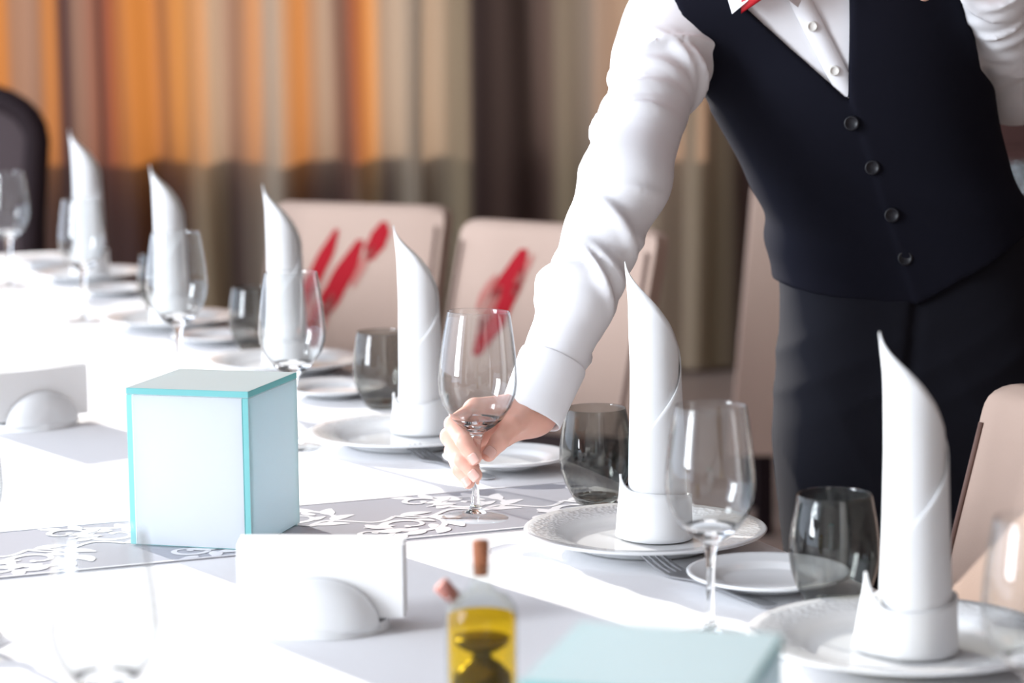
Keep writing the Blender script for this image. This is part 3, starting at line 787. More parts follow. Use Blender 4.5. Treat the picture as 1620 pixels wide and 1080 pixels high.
def covered_chair(loc, rz, label, W_=0.45, ztop=0.867, zbot=0.50, prints=None, long_cover=False, lean=0.10, flare=0.0):
    """front of the backrest faces local -y"""
    root = empty('covered_chair', loc, rz)
    zb = 0.20 if long_cover else zbot
    rounded_slab(MB(), W_, zb, ztop, 0, 0.055, lean, rc=0.03, taper=-flare).build('backrest_cover', M['cover'], root, sharp=50)
    def face(x, z, off=-0.030): return Vector((x, lean * (z - zb) / (ztop - zb) + off, z))
    for sx in (-1, 1):
        MB().tube([face(sx * (W_ / 2 - 0.014), zb + 0.01 + (ztop - zb - 0.05) * k / 6, -0.0255) for k in range(7)], 0.0028, 6).build('piping', M['seam'], root)
    for sx in (-1, 1):
        MB().box((sx * (W_ / 2 - 0.035), -0.335, 0.22), (0.04, 0.04, 0.44)).build('leg', M['dwood'], root, smooth=False, bevel=0.004)
        MB().box((sx * (W_ / 2 - 0.035), 0.0, zb / 2), (0.04, 0.04, zb + 0.02)).build('leg', M['dwood'], root, smooth=False, bevel=0.004)
    MB().box((0, -0.165, 0.445), (W_, 0.39, 0.03)).build('seat_frame', M['dwood'], root, smooth=False, bevel=0.006)
    MB().box((0, -0.185, 0.475), (W_ - 0.03, 0.34, 0.03)).build('seat', M['dseat' if not long_cover else 'cover'], root, smooth=False, bevel=0.012)
    for pr in (prints or []):
        (pts, w, mk) = pr
        m = MB(); n = 14; vs_ = []
        for i in range(n):
            u = i / (n - 1)
            x = pts[0][0] + (pts[1][0] - pts[0][0]) * u + 0.002 * math.sin(5 * u + w * 90); z = pts[0][1] + (pts[1][1] - pts[0][1]) * u
            ww = w * (math.sin(PI * (0.05 + 0.9 * u)) ** 0.7) * (1 + 0.07 * math.sin(17 * u + 40 * w))
            vs_ += [face(x - ww / 2, z, -0.0292), face(x + ww / 2, z, -0.0292)]
        m.add(vs_, [(2 * i, 2 * i + 1, 2 * i + 3, 2 * i + 2) for i in range(n - 1)])
        m.build('brush_print', M[mk], root, fix=False)
    tag(root, label, 'chair')
    return root
def px_prints(pl, pr_, lst, W_, ztop, Yc):
    out = []
    for (x0, y0, x1, y1, w, mk) in lst:
        f = lambda x, y: ((x - (pl[0] + pr_[0]) / 2) / (pr_[0] - pl[0]) * W_, ztop - (y - (pl[1] + (pr_[1] - pl[1]) * (x - pl[0]) / (pr_[0] - pl[0]))) * Yc / FPX)
        out.append((f(x0, y0), f(x1, y1), w / (pr_[0] - pl[0]) * W_, mk))
    return [((p, q), w, mk) for p, q, w, mk in out]
def chair_from(pl, Yl, pr_, Yr, **kw):
    a = P(pl[0], pl[1], Yl); b = P(pr_[0], pr_[1], Yr)
    d = b - a; W_ = math.hypot(d.x, d.y); c = (a + b) / 2
    rz = math.atan2(d.y, d.x)
    lean = kw.get('lean', 0.10)
    if 'prints' in kw: kw['prints'] = px_prints(pl, pr_, kw['prints'], W_, (a.z + b.z) / 2, (Yl + Yr) / 2)
    back = Vector((-math.sin(rz), math.cos(rz), 0))
    loc = Vector((c.x, c.y, 0)) - back * lean
    return covered_chair(loc, rz, W_=W_, ztop=(a.z + b.z) / 2, **kw)
pr1 = [(504, 500, 551, 360, 27, 'redp'), (520, 520, 530, 440, 14, 'redf'), (528, 525, 592, 376, 36, 'redp'), (535, 545, 556, 460, 20, 'redf'),
       (610, 408, 624, 348, 30, 'redp'), (586, 450, 612, 385, 14, 'redf'), (490, 510, 512, 455, 12, 'redf')]
chair_from((440, 317), 5.08, (712, 326), 4.88, label='beige covered chair with three red brush strokes, the left of the two printed chairs', prints=pr1)
pr2 = [(808, 560, 858, 392, 44, 'redp'), (796, 490, 818, 432, 14, 'redf'), (806, 530, 828, 450, 18, 'redf'), (850, 470, 872, 400, 14, 'redf')]
chair_from((742, 345), 4.62, (1052, 363), 4.30, label='beige covered chair with red brush strokes half hidden behind the white sleeve', prints=pr2)
chair_from((1480, 281), 5.62, (1192, 283), 5.62, label='pale beige covered chair standing behind the waiter\'s hip', long_cover=True, lean=0.06, flare=0.05)
chair_from((1588, 604), 2.46, (1770, 640), 2.28, label='beige covered chair with dark piping at the right edge of the photo', lean=0.10)

def dark_chair():
    c = P(-66, 140, 6.0)
    root = empty('dark_wooden_chair', (c.x, 6.0, 0), R(-28))
    W_ = 0.36; zt = c.z
    m = MB(); pts = [(-W_ / 2, 0.03, 0.42), (-W_ / 2, 0.05, 0.75)]
    for k in range(13):
        a = PI - PI * k / 12
        pts.append((W_ / 2 * math.cos(a) * 1.0, 0.08, zt - 0.13 + 0.11 * math.sin(a)))
    pts += [(W_ / 2, 0.05, 0.75), (W_ / 2, 0.03, 0.42)]
    m.tube(pts, 0.032, 10); m.build('back_frame', M['dwood'], root)
    rounded_slab(MB(), W_ - 0.05, 0.50, zt - 0.045, 0.05, 0.03, 0.03, rc=0.10).build('back_panel', M['dseat'], root, sharp=50)
    MB().box((0, -0.2, 0.43), (0.44, 0.46, 0.06)).build('seat', M['dseat'], root, smooth=False, bevel=0.02)
    for sx in (-1, 1):
        for y in (-0.40, 0.02):
            MB().box((sx * 0.19, y, 0.205), (0.04, 0.04, 0.41)).build('leg', M['dwood'], root, smooth=False, bevel=0.004)
    tag(root, 'dark wooden chair with rounded back at the left edge behind the far glasses', 'chair')
dark_chair()

# ------------------------------------------------------------------ the waiter (smooth implicit surfaces turned into meshes)
def gridpts(lo, hi, h):
    ax = [np.arange(lo[i], hi[i] + h, h, dtype=np.float32) for i in range(3)]
    X, Y, Z = np.meshgrid(*ax, indexing='ij')
    return X, Y, Z, ax
def smin(a, b, k):
    h = np.clip(0.5 + 0.5 * (b - a) / k, 0, 1)
    return b + (a - b) * h - k * h * (1 - h)
def smax(a, b, k): return -smin(-a, -b, k)
def rcone(G, a, b, ra, rb):
    X, Y, Z = G[:3]
    a = np.array(a, np.float32); b = np.array(b, np.float32); d = b - a; L2 = float(d @ d)
    t = np.clip(((X - a[0]) * d[0] + (Y - a[1]) * d[1] + (Z - a[2]) * d[2]) / L2, 0, 1)
    return np.sqrt((X - a[0] - t * d[0]) ** 2 + (Y - a[1] - t * d[1]) ** 2 + (Z - a[2] - t * d[2]) ** 2) - (ra + (rb - ra) * t)
def ellip(G, c, r, rot=None):
    X, Y, Z = G[:3]
    x, y, z = X - c[0], Y - c[1], Z - c[2]
    if rot is not None:
        m = np.array(rot.inverted(), np.float32)
        x, y, z = m[0, 0] * x + m[0, 1] * y + m[0, 2] * z, m[1, 0] * x + m[1, 1] * y + m[1, 2] * z, m[2, 0] * x + m[2, 1] * y + m[2, 2] * z
    return (np.sqrt((x / r[0]) ** 2 + (y / r[1]) ** 2 + (z / r[2]) ** 2) - 1) * min(r)
def surface_nets(V, ax, smooth=1):
    h = ax[0][1] - ax[0][0]
    nx, ny, nz = V.shape; S = V < 0
    cnt = np.zeros((nx - 1, ny - 1, nz - 1), np.int8)
    offs = [(i, j, k) for i in (0, 1) for j in (0, 1) for k in (0, 1)]
    for (i, j, k) in offs: cnt += S[i:nx - 1 + i, j:ny - 1 + j, k:nz - 1 + k]
    act = np.argwhere((cnt > 0) & (cnt < 8))
    if len(act) == 0: return np.zeros((0, 3)), np.zeros((0, 4), int)
    acc = np.zeros((len(act), 3)); n = np.zeros(len(act))
    for a in offs:
        for ax_ in range(3):
            if a[ax_]: continue
            b = list(a); b[ax_] = 1
            va = V[act[:, 0] + a[0], act[:, 1] + a[1], act[:, 2] + a[2]]; vb = V[act[:, 0] + b[0], act[:, 1] + b[1], act[:, 2] + b[2]]
            m = (va < 0) != (vb < 0)
            t = np.where(m, va / np.where(m, va - vb, 1), 0)
            p = np.repeat(np.array([a], float), len(act), 0); p[:, ax_] += t
            acc[m] += p[m]; n[m] += 1
    verts = (act + acc / n[:, None]) * h + np.array([ax[0][0], ax[1][0], ax[2][0]])
    idx = -np.ones((nx - 1, ny - 1, nz - 1), np.int64); idx[act[:, 0], act[:, 1], act[:, 2]] = np.arange(len(act))
    faces = []
    for d in range(3):
        e, f_ = (d + 1) % 3, (d + 2) % 3
        sl0 = [slice(None)] * 3; sl1 = [slice(None)] * 3
        sl0[d] = slice(0, -1); sl1[d] = slice(1, None)
        A = S[tuple(sl0)]; B = S[tuple(sl1)]
        q = np.argwhere(A != B)
        lim = [nx - 1, ny - 1, nz - 1]
        ok = (q[:, e] > 0) & (q[:, f_] > 0) & (q[:, e] < lim[e]) & (q[:, f_] < lim[f_])
        q = q[ok]; ins = A[q[:, 0], q[:, 1], q[:, 2]]
        def at(de, df):
            r_ = q.copy(); r_[:, e] += de; r_[:, f_] += df
            return idx[r_[:, 0], r_[:, 1], r_[:, 2]]
        F = np.stack([at(-1, -1), at(0, -1), at(0, 0), at(-1, 0)], 1)
        F[~ins] = F[~ins][:, ::-1]
        faces.append(F)
    F = np.concatenate(faces); F = F[(F >= 0).all(1)]
    for _ in range(smooth):
        s_ = np.zeros_like(verts); c_ = np.zeros(len(verts))
        for k in range(4):
            a, b = F[:, k], F[:, (k + 1) % 4]
            np.add.at(s_, a, verts[b]); np.add.at(c_, a, 1); np.add.at(s_, b, verts[a]); np.add.at(c_, b, 1)
        verts = verts * 0.45 + 0.55 * s_ / np.maximum(c_, 1)[:, None]
    return verts, F
def main_island(v, f):
    lab = np.arange(len(v))
    for _ in range(400):
        m_ = lab[f].min(1); new = lab.copy()
        for k in range(4): np.minimum.at(new, f[:, k], m_)
        new = new[new]
        if (new == lab).all(): break
        lab = new
    ids, c = np.unique(lab, return_counts=True)
    good = ids[c > 0.03 * len(v)]; keep = np.isin(lab, good)
    remap = np.cumsum(keep) - 1
    return v[keep], remap[f[keep[f[:, 0]]]]
def np_mesh(name, parts, material, parent, smooth=True):
    parts = [main_island(v, f) for v, f in parts]
    V = []; F = []; n = 0
    for v, f in parts:
        V.append(v); F.append(f + n); n += len(v)
    V = np.concatenate(V); F = np.concatenate(F)
    me = bpy.data.meshes.new(name); me.from_pydata(V.tolist(), [], F.tolist())
    me.materials.append(material)
    me.polygons.foreach_set('use_smooth', [True] * len(me.polygons)); me.update()
    o = bpy.data.objects.new(name, me); COL.objects.link(o); o.parent = parent
    return o

WY0 = 2.64
def prof_z(pts):                 # [(py, px_left, px_right, half depth, Yc)] -> arrays over z
    zs, cx, a, b, cy = [], [], [], [], []
    for (py, l, r_, hb, yc) in pts:
        A = P(l, py, yc); B = P(r_, py, yc)
        zs.append((A.z + B.z) / 2); cx.append((A.x + B.x) / 2); a.append((B.x - A.x) / 2); b.append(hb); cy.append(yc)
    o = np.argsort(zs)
    return [np.array(q)[o] for q in (zs, cx, a, b, cy)]
def sm_interp(z, zs, vals):
    # smooth (averaged) interpolation
    out = 0
    for k in (-0.03, -0.015, 0, 0.015, 0.03): out = out + np.interp(z + k, zs, vals)
    return (out / 5).astype(np.float32)
TOR = prof_z([(-75, 1175, 1400, 0.070, 2.63), (-40, 1115, 1480, 0.088, 2.63), (0, 1092, 1518, 0.098, 2.63), (60, 1098, 1540, 0.104, 2.63), (130, 1116, 1548, 0.106, 2.635),
              (200, 1153, 1556, 0.103, 2.64), (260, 1190, 1572, 0.098, 2.645), (330, 1226, 1600, 0.096, 2.65), (400, 1236, 1624, 0.098, 2.655), (470, 1243, 1640, 0.104, 2.66),
              (560, 1242, 1652, 0.112, 2.66), (640, 1240, 1652, 0.112, 2.66), (720, 1246, 1648, 0.10, 2.66)])
def torso(G, off=0.0):
    X, Y, Z, ax = G
    z = ax[2]
    cx, a, b, cy = [sm_interp(z, TOR[0], TOR[i])[None, None, :] for i in (1, 2, 3, 4)]
    p = 2.35
    e = (np.abs((X - cx) / a) ** p + np.abs((Y - cy) / b) ** p) ** (1 / p)
    d = (e - 1) * np.minimum(a, b) * 0.93
    d = np.maximum(d, Z - float(TOR[0][-1]) - 0.02)
    return d - off
RSH = P(1066, 42, 2.59); RSH2 = P(1046, 95, 2.565); REL = P(992, 285, 2.44); RWR = P(846, 640, 2.335)
LSH = P(1470, -92, 2.66); LEL = P(1606, 118, 2.70); LWR = P(1578, -38, 2.51)
NECK = P(1216, -40, 2.60); NECKT = P(1196, -112, 2.575)
def noise3(X, Y, Z, seed, scale, n=5):
    rs = np.random.RandomState(seed); out = 0
    for _ in range(n):
        k = rs.normal(size=3); k = k / np.linalg.norm(k) * scale * rs.uniform(0.6, 1.5); ph = rs.uniform(0, 6.28)
        out = out + np.sin(k[0] * X + k[1] * Y + k[2] * Z + ph)
    return out / n
def fold_field(G, a, b, seed, freq, amp, spiral=1.5):
    """sharp-crested cloth folds running round a limb from a to b"""
    X, Y, Z = G[:3]
    a = np.array(a); b = np.array(b); d = b - a; L = np.linalg.norm(d); d = d / L
    t = ((X - a[0]) * d[0] + (Y - a[1]) * d[1] + (Z - a[2]) * d[2]).astype(np.float32)
    up = np.array([0, -1, 0.0]); s1 = np.cross(d, up); s1 /= np.linalg.norm(s1); s2 = np.cross(d, s1)
    x1 = (X - a[0]) * s1[0] + (Y - a[1]) * s1[1] + (Z - a[2]) * s1[2]
    x2 = (X - a[0]) * s2[0] + (Y - a[1]) * s2[1] + (Z - a[2]) * s2[2]
    th = np.arctan2(x2, x1)
    rs = np.random.RandomState(seed); out = np.full(X.shape, -1.0, np.float32)
    w = 0.9 * noise3(X, Y, Z, seed + 1, 20, 3)
    for _ in range(15):                         # separate diagonal creases of different length and depth
        t0 = rs.uniform(0.02, 0.98) * L; a0 = rs.uniform(-PI, PI); sl = rs.uniform(-0.030, 0.030); wd = rs.uniform(0.0045, 0.011); ln = rs.uniform(0.7, 1.5)
        da = (th - a0 + PI) % (2 * PI) - PI
        q = (t - t0 - sl * da - 0.010 * w) / wd
        out = np.maximum(out, rs.uniform(0.55, 1.2) * np.exp(-q * q) * np.exp(-(da / ln) ** 2) * 2.0 - 1.0)
    big = 0.5 * noise3(X, Y, Z, seed + 7, 38, 5)
    return amp * (out + 0.7 + big), t / L

wt = empty('person', (P(1445, 560, 2.66).x, 2.66, 0))
WOFF = Vector(wt.location)
def wparent(o):
    o.parent = wt; o.matrix_parent_inverse = Matrix.Translation(-WOFF); return o
def wmesh(name, parts, material):
    return wparent(np_mesh(name, parts, material, None))

# --- shirt: torso and both sleeves
def arm_right(G, extra=0.0):
    d = rcone(G, RSH, RSH2, 0.052, 0.050)
    d = smin(d, rcone(G, RSH2, REL, 0.046, 0.0425), 0.03)
    mid = REL.lerp(RWR, 0.55)
    d = smin(d, rcone(G, REL, mid, 0.0430, 0.0385), 0.02)
    d = smin(d, rcone(G, mid, RWR, 0.0385, 0.0290), 0.012)
    return d - extra
lo = np.array([0.0, 2.26, 0.72]); hi = np.array([0.31, 2.72, 1.33])
G = gridpts((0.0, 2.24, 0.74), (0.36, 2.74, 1.33), 0.0032)
d = arm_right(G)
ff, tt = fold_field(G, RSH2, REL, 3, 62, 0.0046)
f2, t2 = fold_field(G, REL, RWR, 9, 58, 0.0050, 2.2)
wgt = np.clip(t2 * 6, 0, 1)
d = d - ff * (1 - wgt) - f2 * wgt * np.clip((0.86 - t2) * 8, 0, 1)
# bunching at the elbow and armpit
X, Y, Z, ax = G
def bump_at(c, r_): return np.exp(-((X - c.x) ** 2 + (Y - c.y) ** 2 + (Z - c.z) ** 2) / (r_ * r_))
d = d - 0.006 * bump_at(P(945, 262, 2.43), 0.028) - 0.005 * bump_at(P(905, 345, 2.42), 0.028) + 0.006 * bump_at(P(945, 300, 2.41), 0.018)
sh = torso(G, 0.0)
nk = (NECK - NECKT).normalized()
d = smin(d, smin(sh, rcone(G, RSH, NECK, 0.050, 0.060), 0.04), 0.022)
# open the sleeve at the cuff
cdir = (RWR - REL).normalized(); cend = RWR + cdir * 0.004
pl = (X - cend.x) * cdir.x + (Y - cend.y) * cdir.y + (Z - cend.z) * cdir.z
d = np.maximum(d, pl)
hole = rcone(G, RWR - cdir * 0.05, RWR + cdir * 0.08, 0.0215, 0.0275)
d = np.maximum(d, -np.maximum(hole, -(pl + 0.045)))
d = np.maximum(d, X - 0.345); d = np.maximum(d, Y - 2.72)
sleeve_r = surface_nets(d, ax, 1)
# torso of the shirt and the left sleeve
G = gridpts((0.10, 2.42, 0.88), (0.82, 2.84, 1.40), 0.0045); X, Y, Z, ax = G
d = torso(G, 0.0)
d = smin(d, smin(rcone(G, RSH, NECK, 0.050, 0.058), rcone(G, LSH, NECK, 0.055, 0.058), 0.03), 0.05)
la = smin(rcone(G, LSH, LEL, 0.062, 0.056), rcone(G, LEL, LWR, 0.054, 0.036), 0.02)
ff, tt = fold_field(G, LSH, LEL, 21, 55, 0.004); f2, t2 = fold_field(G, LEL, LWR, 22, 60, 0.004)
la = la - 0.6 * ff - 0.6 * f2
ld = (LWR - LEL).normalized(); pl = (X - LWR.x) * ld.x + (Y - LWR.y) * ld.y + (Z - LWR.z) * ld.z
la = np.maximum(la, pl)
d = smin(d, la, 0.012)
nd = (NECKT - NECK).normalized(); nb = NECK + nd * 0.022
pln = (X - nb.x) * nd.x + (Y - nb.y) * nd.y + (Z - nb.z) * nd.z
d = np.maximum(d, np.maximum(pln - 0.0, -1) )
d = np.maximum(d, -np.maximum(X - 0.20, -(0.345 - X) * 0 + (X - 9))) if False else d
shirt_t = surface_nets(d, ax, 1)
shirt = wmesh('shirt', [sleeve_r, shirt_t], M['shirt'])
# cuff band
m = MB(); u1 = cdir.cross(Vector((0, 0, 1))).normalized(); u2 = cdir.cross(u1)
def cuff_ring(off, rad, k):
    a = 2 * PI * k / 40
    return RWR + cdir * off + (u1 * math.cos(a) + u2 * math.sin(a)) * rad
cuffprof = [(-0.050, 0.0345), (-0.046, 0.0352), (-0.020, 0.0335), (0.000, 0.0325), (0.013, 0.0322), (0.0145, 0.0312), (0.013, 0.0300), (-0.01, 0.0300)]
vs_ = [cuff_ring(o_, r_ + 0.0006 * math.sin(3 * k * 2 * PI / 40), k) for o_, r_ in cuffprof for k in range(40)]
fs_ = [(i * 40 + k, i * 40 + (k + 1) % 40, (i + 1) * 40 + (k + 1) % 40, (i + 1) * 40 + k) for i in range(len(cuffprof) - 1) for k in range(40)]
o = m.add(vs_, fs_).build('cuff', M['shirt']); o.parent = shirt; o.matrix_parent_inverse = shirt.matrix_world.inverted() if False else Matrix.Translation(-WOFF) if False else Matrix()

# --- vest
G = gridpts((0.13, 2.46, 0.87), (0.66, 2.80, 1.36), 0.0036); X, Y, Z, ax = G
d = torso(G, 0.0)
d = smin(d, smin(rcone(G, RSH, NECK, 0.050, 0.058), rcone(G, LSH, NECK, 0.055, 0.058), 0.03), 0.05) - 0.0075
def zpx(px, py, Yd=2.55): return P(px, py, Yd)
# hem
hx = [zpx(q, y) for q, y in ((1200, 446), (1240, 457), (1300, 470), (1400, 477), (1445, 480), (1475, 466), (1530, 436), (1580, 408), (1640, 376), (1700, 350))]
hemz = np.interp(X, [v.x for v in hx], [v.z for v in hx])
d = smax(d, hemz - Z, 0.003)
# neckline V
va, vl, vr = zpx(1337, 152), zpx(1150, -14), zpx(1342, -14)
def side(p, q):
    dx, dz = q.x - p.x, q.z - p.z; L = math.hypot(dx, dz)
    return ((X - p.x) * dz - (Z - p.z) * dx) / L      # positive on the right of p->q (upwards)
vcut = np.maximum(-side(va, vl), side(va, vr))         # negative inside the V
front = (Y - 2.62)
d = smax(d, -np.maximum(vcut, front), 0.003)
# back of the neck opening
d = np.maximum(d, -np.maximum(np.sqrt((X - NECK.x) ** 2 + (Y - NECK.y - 0.01) ** 2) - 0.062, NECK.z - 0.02 - Z))
# arm holes
al = [zpx(q, y) for q, y in ((1040, -60), (1066, 0), (1088, 70), (1112, 140), (1135, 172), (1100, 200), (1000, 260))]
axx = np.interp(Z, [v.z for v in al[::-1]], [v.x for v in al[::-1]])
d = smax(d, axx - X, 0.003)
ar = [zpx(q, y) for q, y in ((1500, -60), (1530, 0), (1546, 60), (1556, 110), (1600, 150), (1700, 170))]
arx = np.interp(Z, [v.z for v in ar[::-1]], [v.x for v in ar[::-1]])
d = smax(d, X - arx, 0.003)
# overlap of the front edge and soft pulls
fl0, fl1 = zpx(1337, 152), zpx(1446, 482)
ov = side(fl1, fl0)
step_ = np.clip(-ov / 0.004 + 0.5, 0, 1) * np.clip(ov * 0 + 1, 0, 1)
d = d - np.where(front < 0, 0.0022 * np.clip(ov / 0.003, 0, 1), 0)
pull = 0.0030 * noise3(X, Y * 0.3, Z * 1.0, 31, 26, 5) + 0.0026 * np.sin(95 * (Z + 0.35 * X) + 3 * noise3(X, Y, Z, 33, 9, 3)) * np.exp(-((Z - zpx(1400, 360).z) / 0.05) ** 2)
d = d - pull
vest_p = surface_nets(d, ax, 1)
vest = wmesh('vest', [vest_p], M['vest'])

# --- apron
APR = prof_z([(320, 1226, 1598, 0.096, 2.65), (380, 1236, 1618, 0.098, 2.653), (425, 1243, 1632, 0.100, 2.657), (460, 1246, 1642, 0.105, 2.66), (520, 1243, 1652, 0.114, 2.66), (600, 1234, 1660, 0.124, 2.66), (700, 1233, 1664, 0.130, 2.66), (800, 1240, 1664, 0.130, 2.66), (900, 1252, 1660, 0.128, 2.66), (1250, 1262, 1650, 0.125, 2.66), (1500, 1262, 1650, 0.125, 2.66)])
G = gridpts((0.25, 2.48, 0.26), (0.68, 2.84, 1.08), 0.0042); X, Y, Z, ax = G
cx, a_, b_, cy = [sm_interp(ax[2], APR[0], APR[i])[None, None, :] for i in (1, 2, 3, 4)]
e = (np.abs((X - cx) / a_) ** 2.4 + np.abs((Y - cy) / b_) ** 2.4) ** (1 / 2.4)
d = (e - 1) * np.minimum(a_, b_) * 0.95 - 0.002
fa, fb = zpx(1446, 470), zpx(1396, 830)
dx, dz = fa.x - fb.x, fa.z - fb.z; L_ = math.hypot(dx, dz)
flap = ((X - fb.x) * dz - (Z - fb.z) * dx) / L_
d = d - np.where(Y < 2.66, 0.0040 * np.clip(-flap / 0.004, 0, 1), 0)
d = d + 0.004 * np.exp(-((flap - 0.006) / 0.006) ** 2) * (Y < 2.66)
wz = noise3(X, Y, Z, 41, 14, 5)
d = d - 0.0030 * (1 - np.abs(np.sin(38 * X + 10 * Z + 2.2 * wz)) ** 0.7) * np.clip((0.93 - Z) * 6, 0, 1) * 0.9
d = d - 0.0022 * (1 - np.abs(np.sin(60 * (Z - 0.7 * X) + 3 * wz)) ** 0.7) * np.exp(-((Z - 0.86) / 0.05) ** 2)
hz2 = np.interp(X, [v.x for v in hx], [v.z for v in hx]) + 0.02
d = np.maximum(d, np.maximum(0.29 - Z, Z - hz2))
apron_p = surface_nets(d, ax, 1)
apron = wmesh('apron', [apron_p], M['lining'])

# --- trousers and shoes
hipx = P(1447, 560, 2.66).x
G = gridpts((0.22, 2.5, 0.03), (0.70, 2.82, 0.62), 0.008); X, Y, Z, ax = G
d = np.minimum(rcone(G, (hipx - 0.075, 2.67, 0.06), (hipx - 0.075, 2.66, 0.70), 0.062, 0.072), rcone(G, (hipx + 0.085, 2.68, 0.06), (hipx + 0.075, 2.66, 0.70), 0.062, 0.072))
d = np.maximum(d, 0.045 - Z)
wmesh('trousers', [surface_nets(d, ax, 1)], M['trous'])
for sx in (-0.075, 0.085):
    G = gridpts((hipx + sx - 0.07, 2.42, -0.02), (hipx + sx + 0.07, 2.80, 0.14), 0.005); X, Y, Z, ax = G
    d = smin(ellip(G, (hipx + sx, 2.59, 0.035), (0.045, 0.13, 0.042)), ellip(G, (hipx + sx, 2.68, 0.055), (0.04, 0.055, 0.06)), 0.02)
    d = np.maximum(d, 0.002 - Z)
    wmesh('shoe', [surface_nets(d, ax, 1)], M['shoe'])

# --- body: head, neck, trunk, arms (coarse) and the two hands (fine), one mesh
def hand(G, wrist, fore, mcps, fingers, thumb, palm):
    d = rcone(G, fore, wrist, 0.0230, 0.0205)
    pd = None
    for (a, b, ra, rb) in palm:
        q = rcone(G, a, b, ra, rb); pd = q if pd is None else smin(pd, q, 0.010)
    d = smin(d, pd, 0.016)
    fd = None
    for ch in fingers:
        pts, rad = ch; c = None
        for i in range(len(pts) - 1):
            q = rcone(G, pts[i], pts[i + 1], rad[i], rad[i + 1]); c = q if c is None else smin(c, q, 0.0025)
        c1 = smin(d, c, 0.007)
        fd = c if fd is None else smin(fd, c, 0.0009)
    d = smin(d, fd, 0.0055)
    pts, rad = thumb; c = None
    for i in range(len(pts) - 1):
        q = rcone(G, pts[i], pts[i + 1], rad[i], rad[i + 1]); c = q if c is None else smin(c, q, 0.003)
    return smin(d, c, 0.0045)
W = P(842, 650, 2.340); FO = REL.lerp(RWR, 0.6)
I = [P(752, 648, 2.288), P(717, 671, 2.250), P(734, 698, 2.226), P(751, 724, 2.2235)]
Mi = [P(768, 668, 2.296), P(711, 690, 2.255), P(731, 726, 2.230), P(752, 751, 2.2255)]
Ri = [P(783, 680, 2.304), P(717, 713, 2.262), P(728, 742, 2.240), P(741, 763, 2.2335)]
Pk = [P(797, 690, 2.312), P(737, 728, 2.275), P(738, 746, 2.258), P(746, 758, 2.252)]
fr = [0.0098, 0.0086, 0.0080, 0.0066]
TH = [P(836, 652, 2.318), P(808, 674, 2.284), P(789, 699, 2.264), P(773, 719, 2.2545)]
palm = [(W, I[0], 0.020, 0.0115), (W, Mi[0], 0.020, 0.0118), (W, Ri[0], 0.020, 0.0115), (W, Pk[0], 0.019, 0.0105), (P(834, 656, 2.328), P(808, 668, 2.298), 0.0175, 0.012)]
G = gridpts((-0.085, 2.200, 0.755), (0.062, 2.375, 0.895), 0.00115)
d = hand(G, W, FO, None, [(I, fr), (Mi, [0.0100, 0.0088, 0.0082, 0.0068]), (Ri, [0.0096, 0.0084, 0.0077, 0.0063]), (Pk, [0.0088, 0.0074, 0.0068, 0.0056])], (TH, [0.0140, 0.0104, 0.0088, 0.0070]), palm)
# keep the fingers just off the stem
X, Y, Z, ax = G
hand_r = surface_nets(d, ax, 1)
# left hand resting on the chest
LW = LWR + ld * 0.012
def L(dx, dy, dz): return LW + Vector((dx, dy, dz))
lf = [([L(-0.045, -0.045, 0.050 - 0.013 * k), L(-0.070, -0.048, 0.040 - 0.014 * k), L(-0.086 + 0.003 * k, -0.030, 0.030 - 0.015 * k), L(-0.092 + 0.005 * k, -0.014, 0.020 - 0.015 * k)], [0.0095, 0.0088, 0.008, 0.0068]) for k in range(4)]
palmL = [(LW, q[0][0], 0.021, 0.0118) for q in lf]
G = gridpts((LW.x - 0.12, LW.y - 0.085, LW.z - 0.06), (LW.x + 0.05, LW.y + 0.09, LW.z + 0.085), 0.002)
d = hand(G, LW, LWR - ld * 0.08, None, lf, ([L(-0.01, -0.012, 0.02), L(-0.018, -0.05, 0.055), L(-0.035, -0.062, 0.072), L(-0.052, -0.06, 0.078)], [0.015, 0.012, 0.010, 0.008]), palmL)
hand_l = surface_nets(d, G[3], 1)
HC = P(1172, -205, 2.565)
hr = Matrix.Rotation(R(-12), 3, 'Y') @ Matrix.Rotation(R(18), 3, 'X')
def HP(x, y, z): return HC + hr @ Vector((x, y, z))
G = gridpts((HC.x - 0.13, HC.y - 0.16, HC.z - 0.19), (HC.x + 0.16, HC.y + 0.17, HC.z + 0.16), 0.0042); X, Y, Z, ax = G
d = ellip(G, HP(0, 0.012, 0.035), (0.074, 0.092, 0.085), hr)
d = smin(d, ellip(G, HP(0, -0.02, -0.035), (0.060, 0.068, 0.082), hr), 0.03)
d = smin(d, ellip(G, HP(0, -0.068, -0.095), (0.026, 0.020, 0.018), hr), 0.025)
d = smin(d, rcone(G, HP(0, -0.086, 0.010), HP(0, -0.108, -0.030), 0.008, 0.013), 0.012)
d = smin(d, rcone(G, HP(-0.035, -0.078, 0.022), HP(0.035, -0.078, 0.022), 0.008, 0.008), 0.02)
for sx in (-1, 1):
    d = smax(d, -ellip(G, HP(sx * 0.031, -0.094, 0.006), (0.016, 0.014, 0.010), hr), 0.008)
    d = smin(d, ellip(G, HP(sx * 0.076, 0.008, -0.010), (0.009, 0.019, 0.031), hr), 0.006)
d = smin(d, ellip(G, HP(0, -0.086, -0.060), (0.023, 0.010, 0.009), hr), 0.006)
d = smin(d, rcone(G, HP(0, 0.018, -0.06), NECK, 0.052, 0.054), 0.02)
head_p = surface_nets(d, ax, 1)
G = gridpts((0.02, 2.28, 0.5), (0.82, 2.82, 1.38), 0.010); X, Y, Z, ax = G
d = torso(G, -0.010)
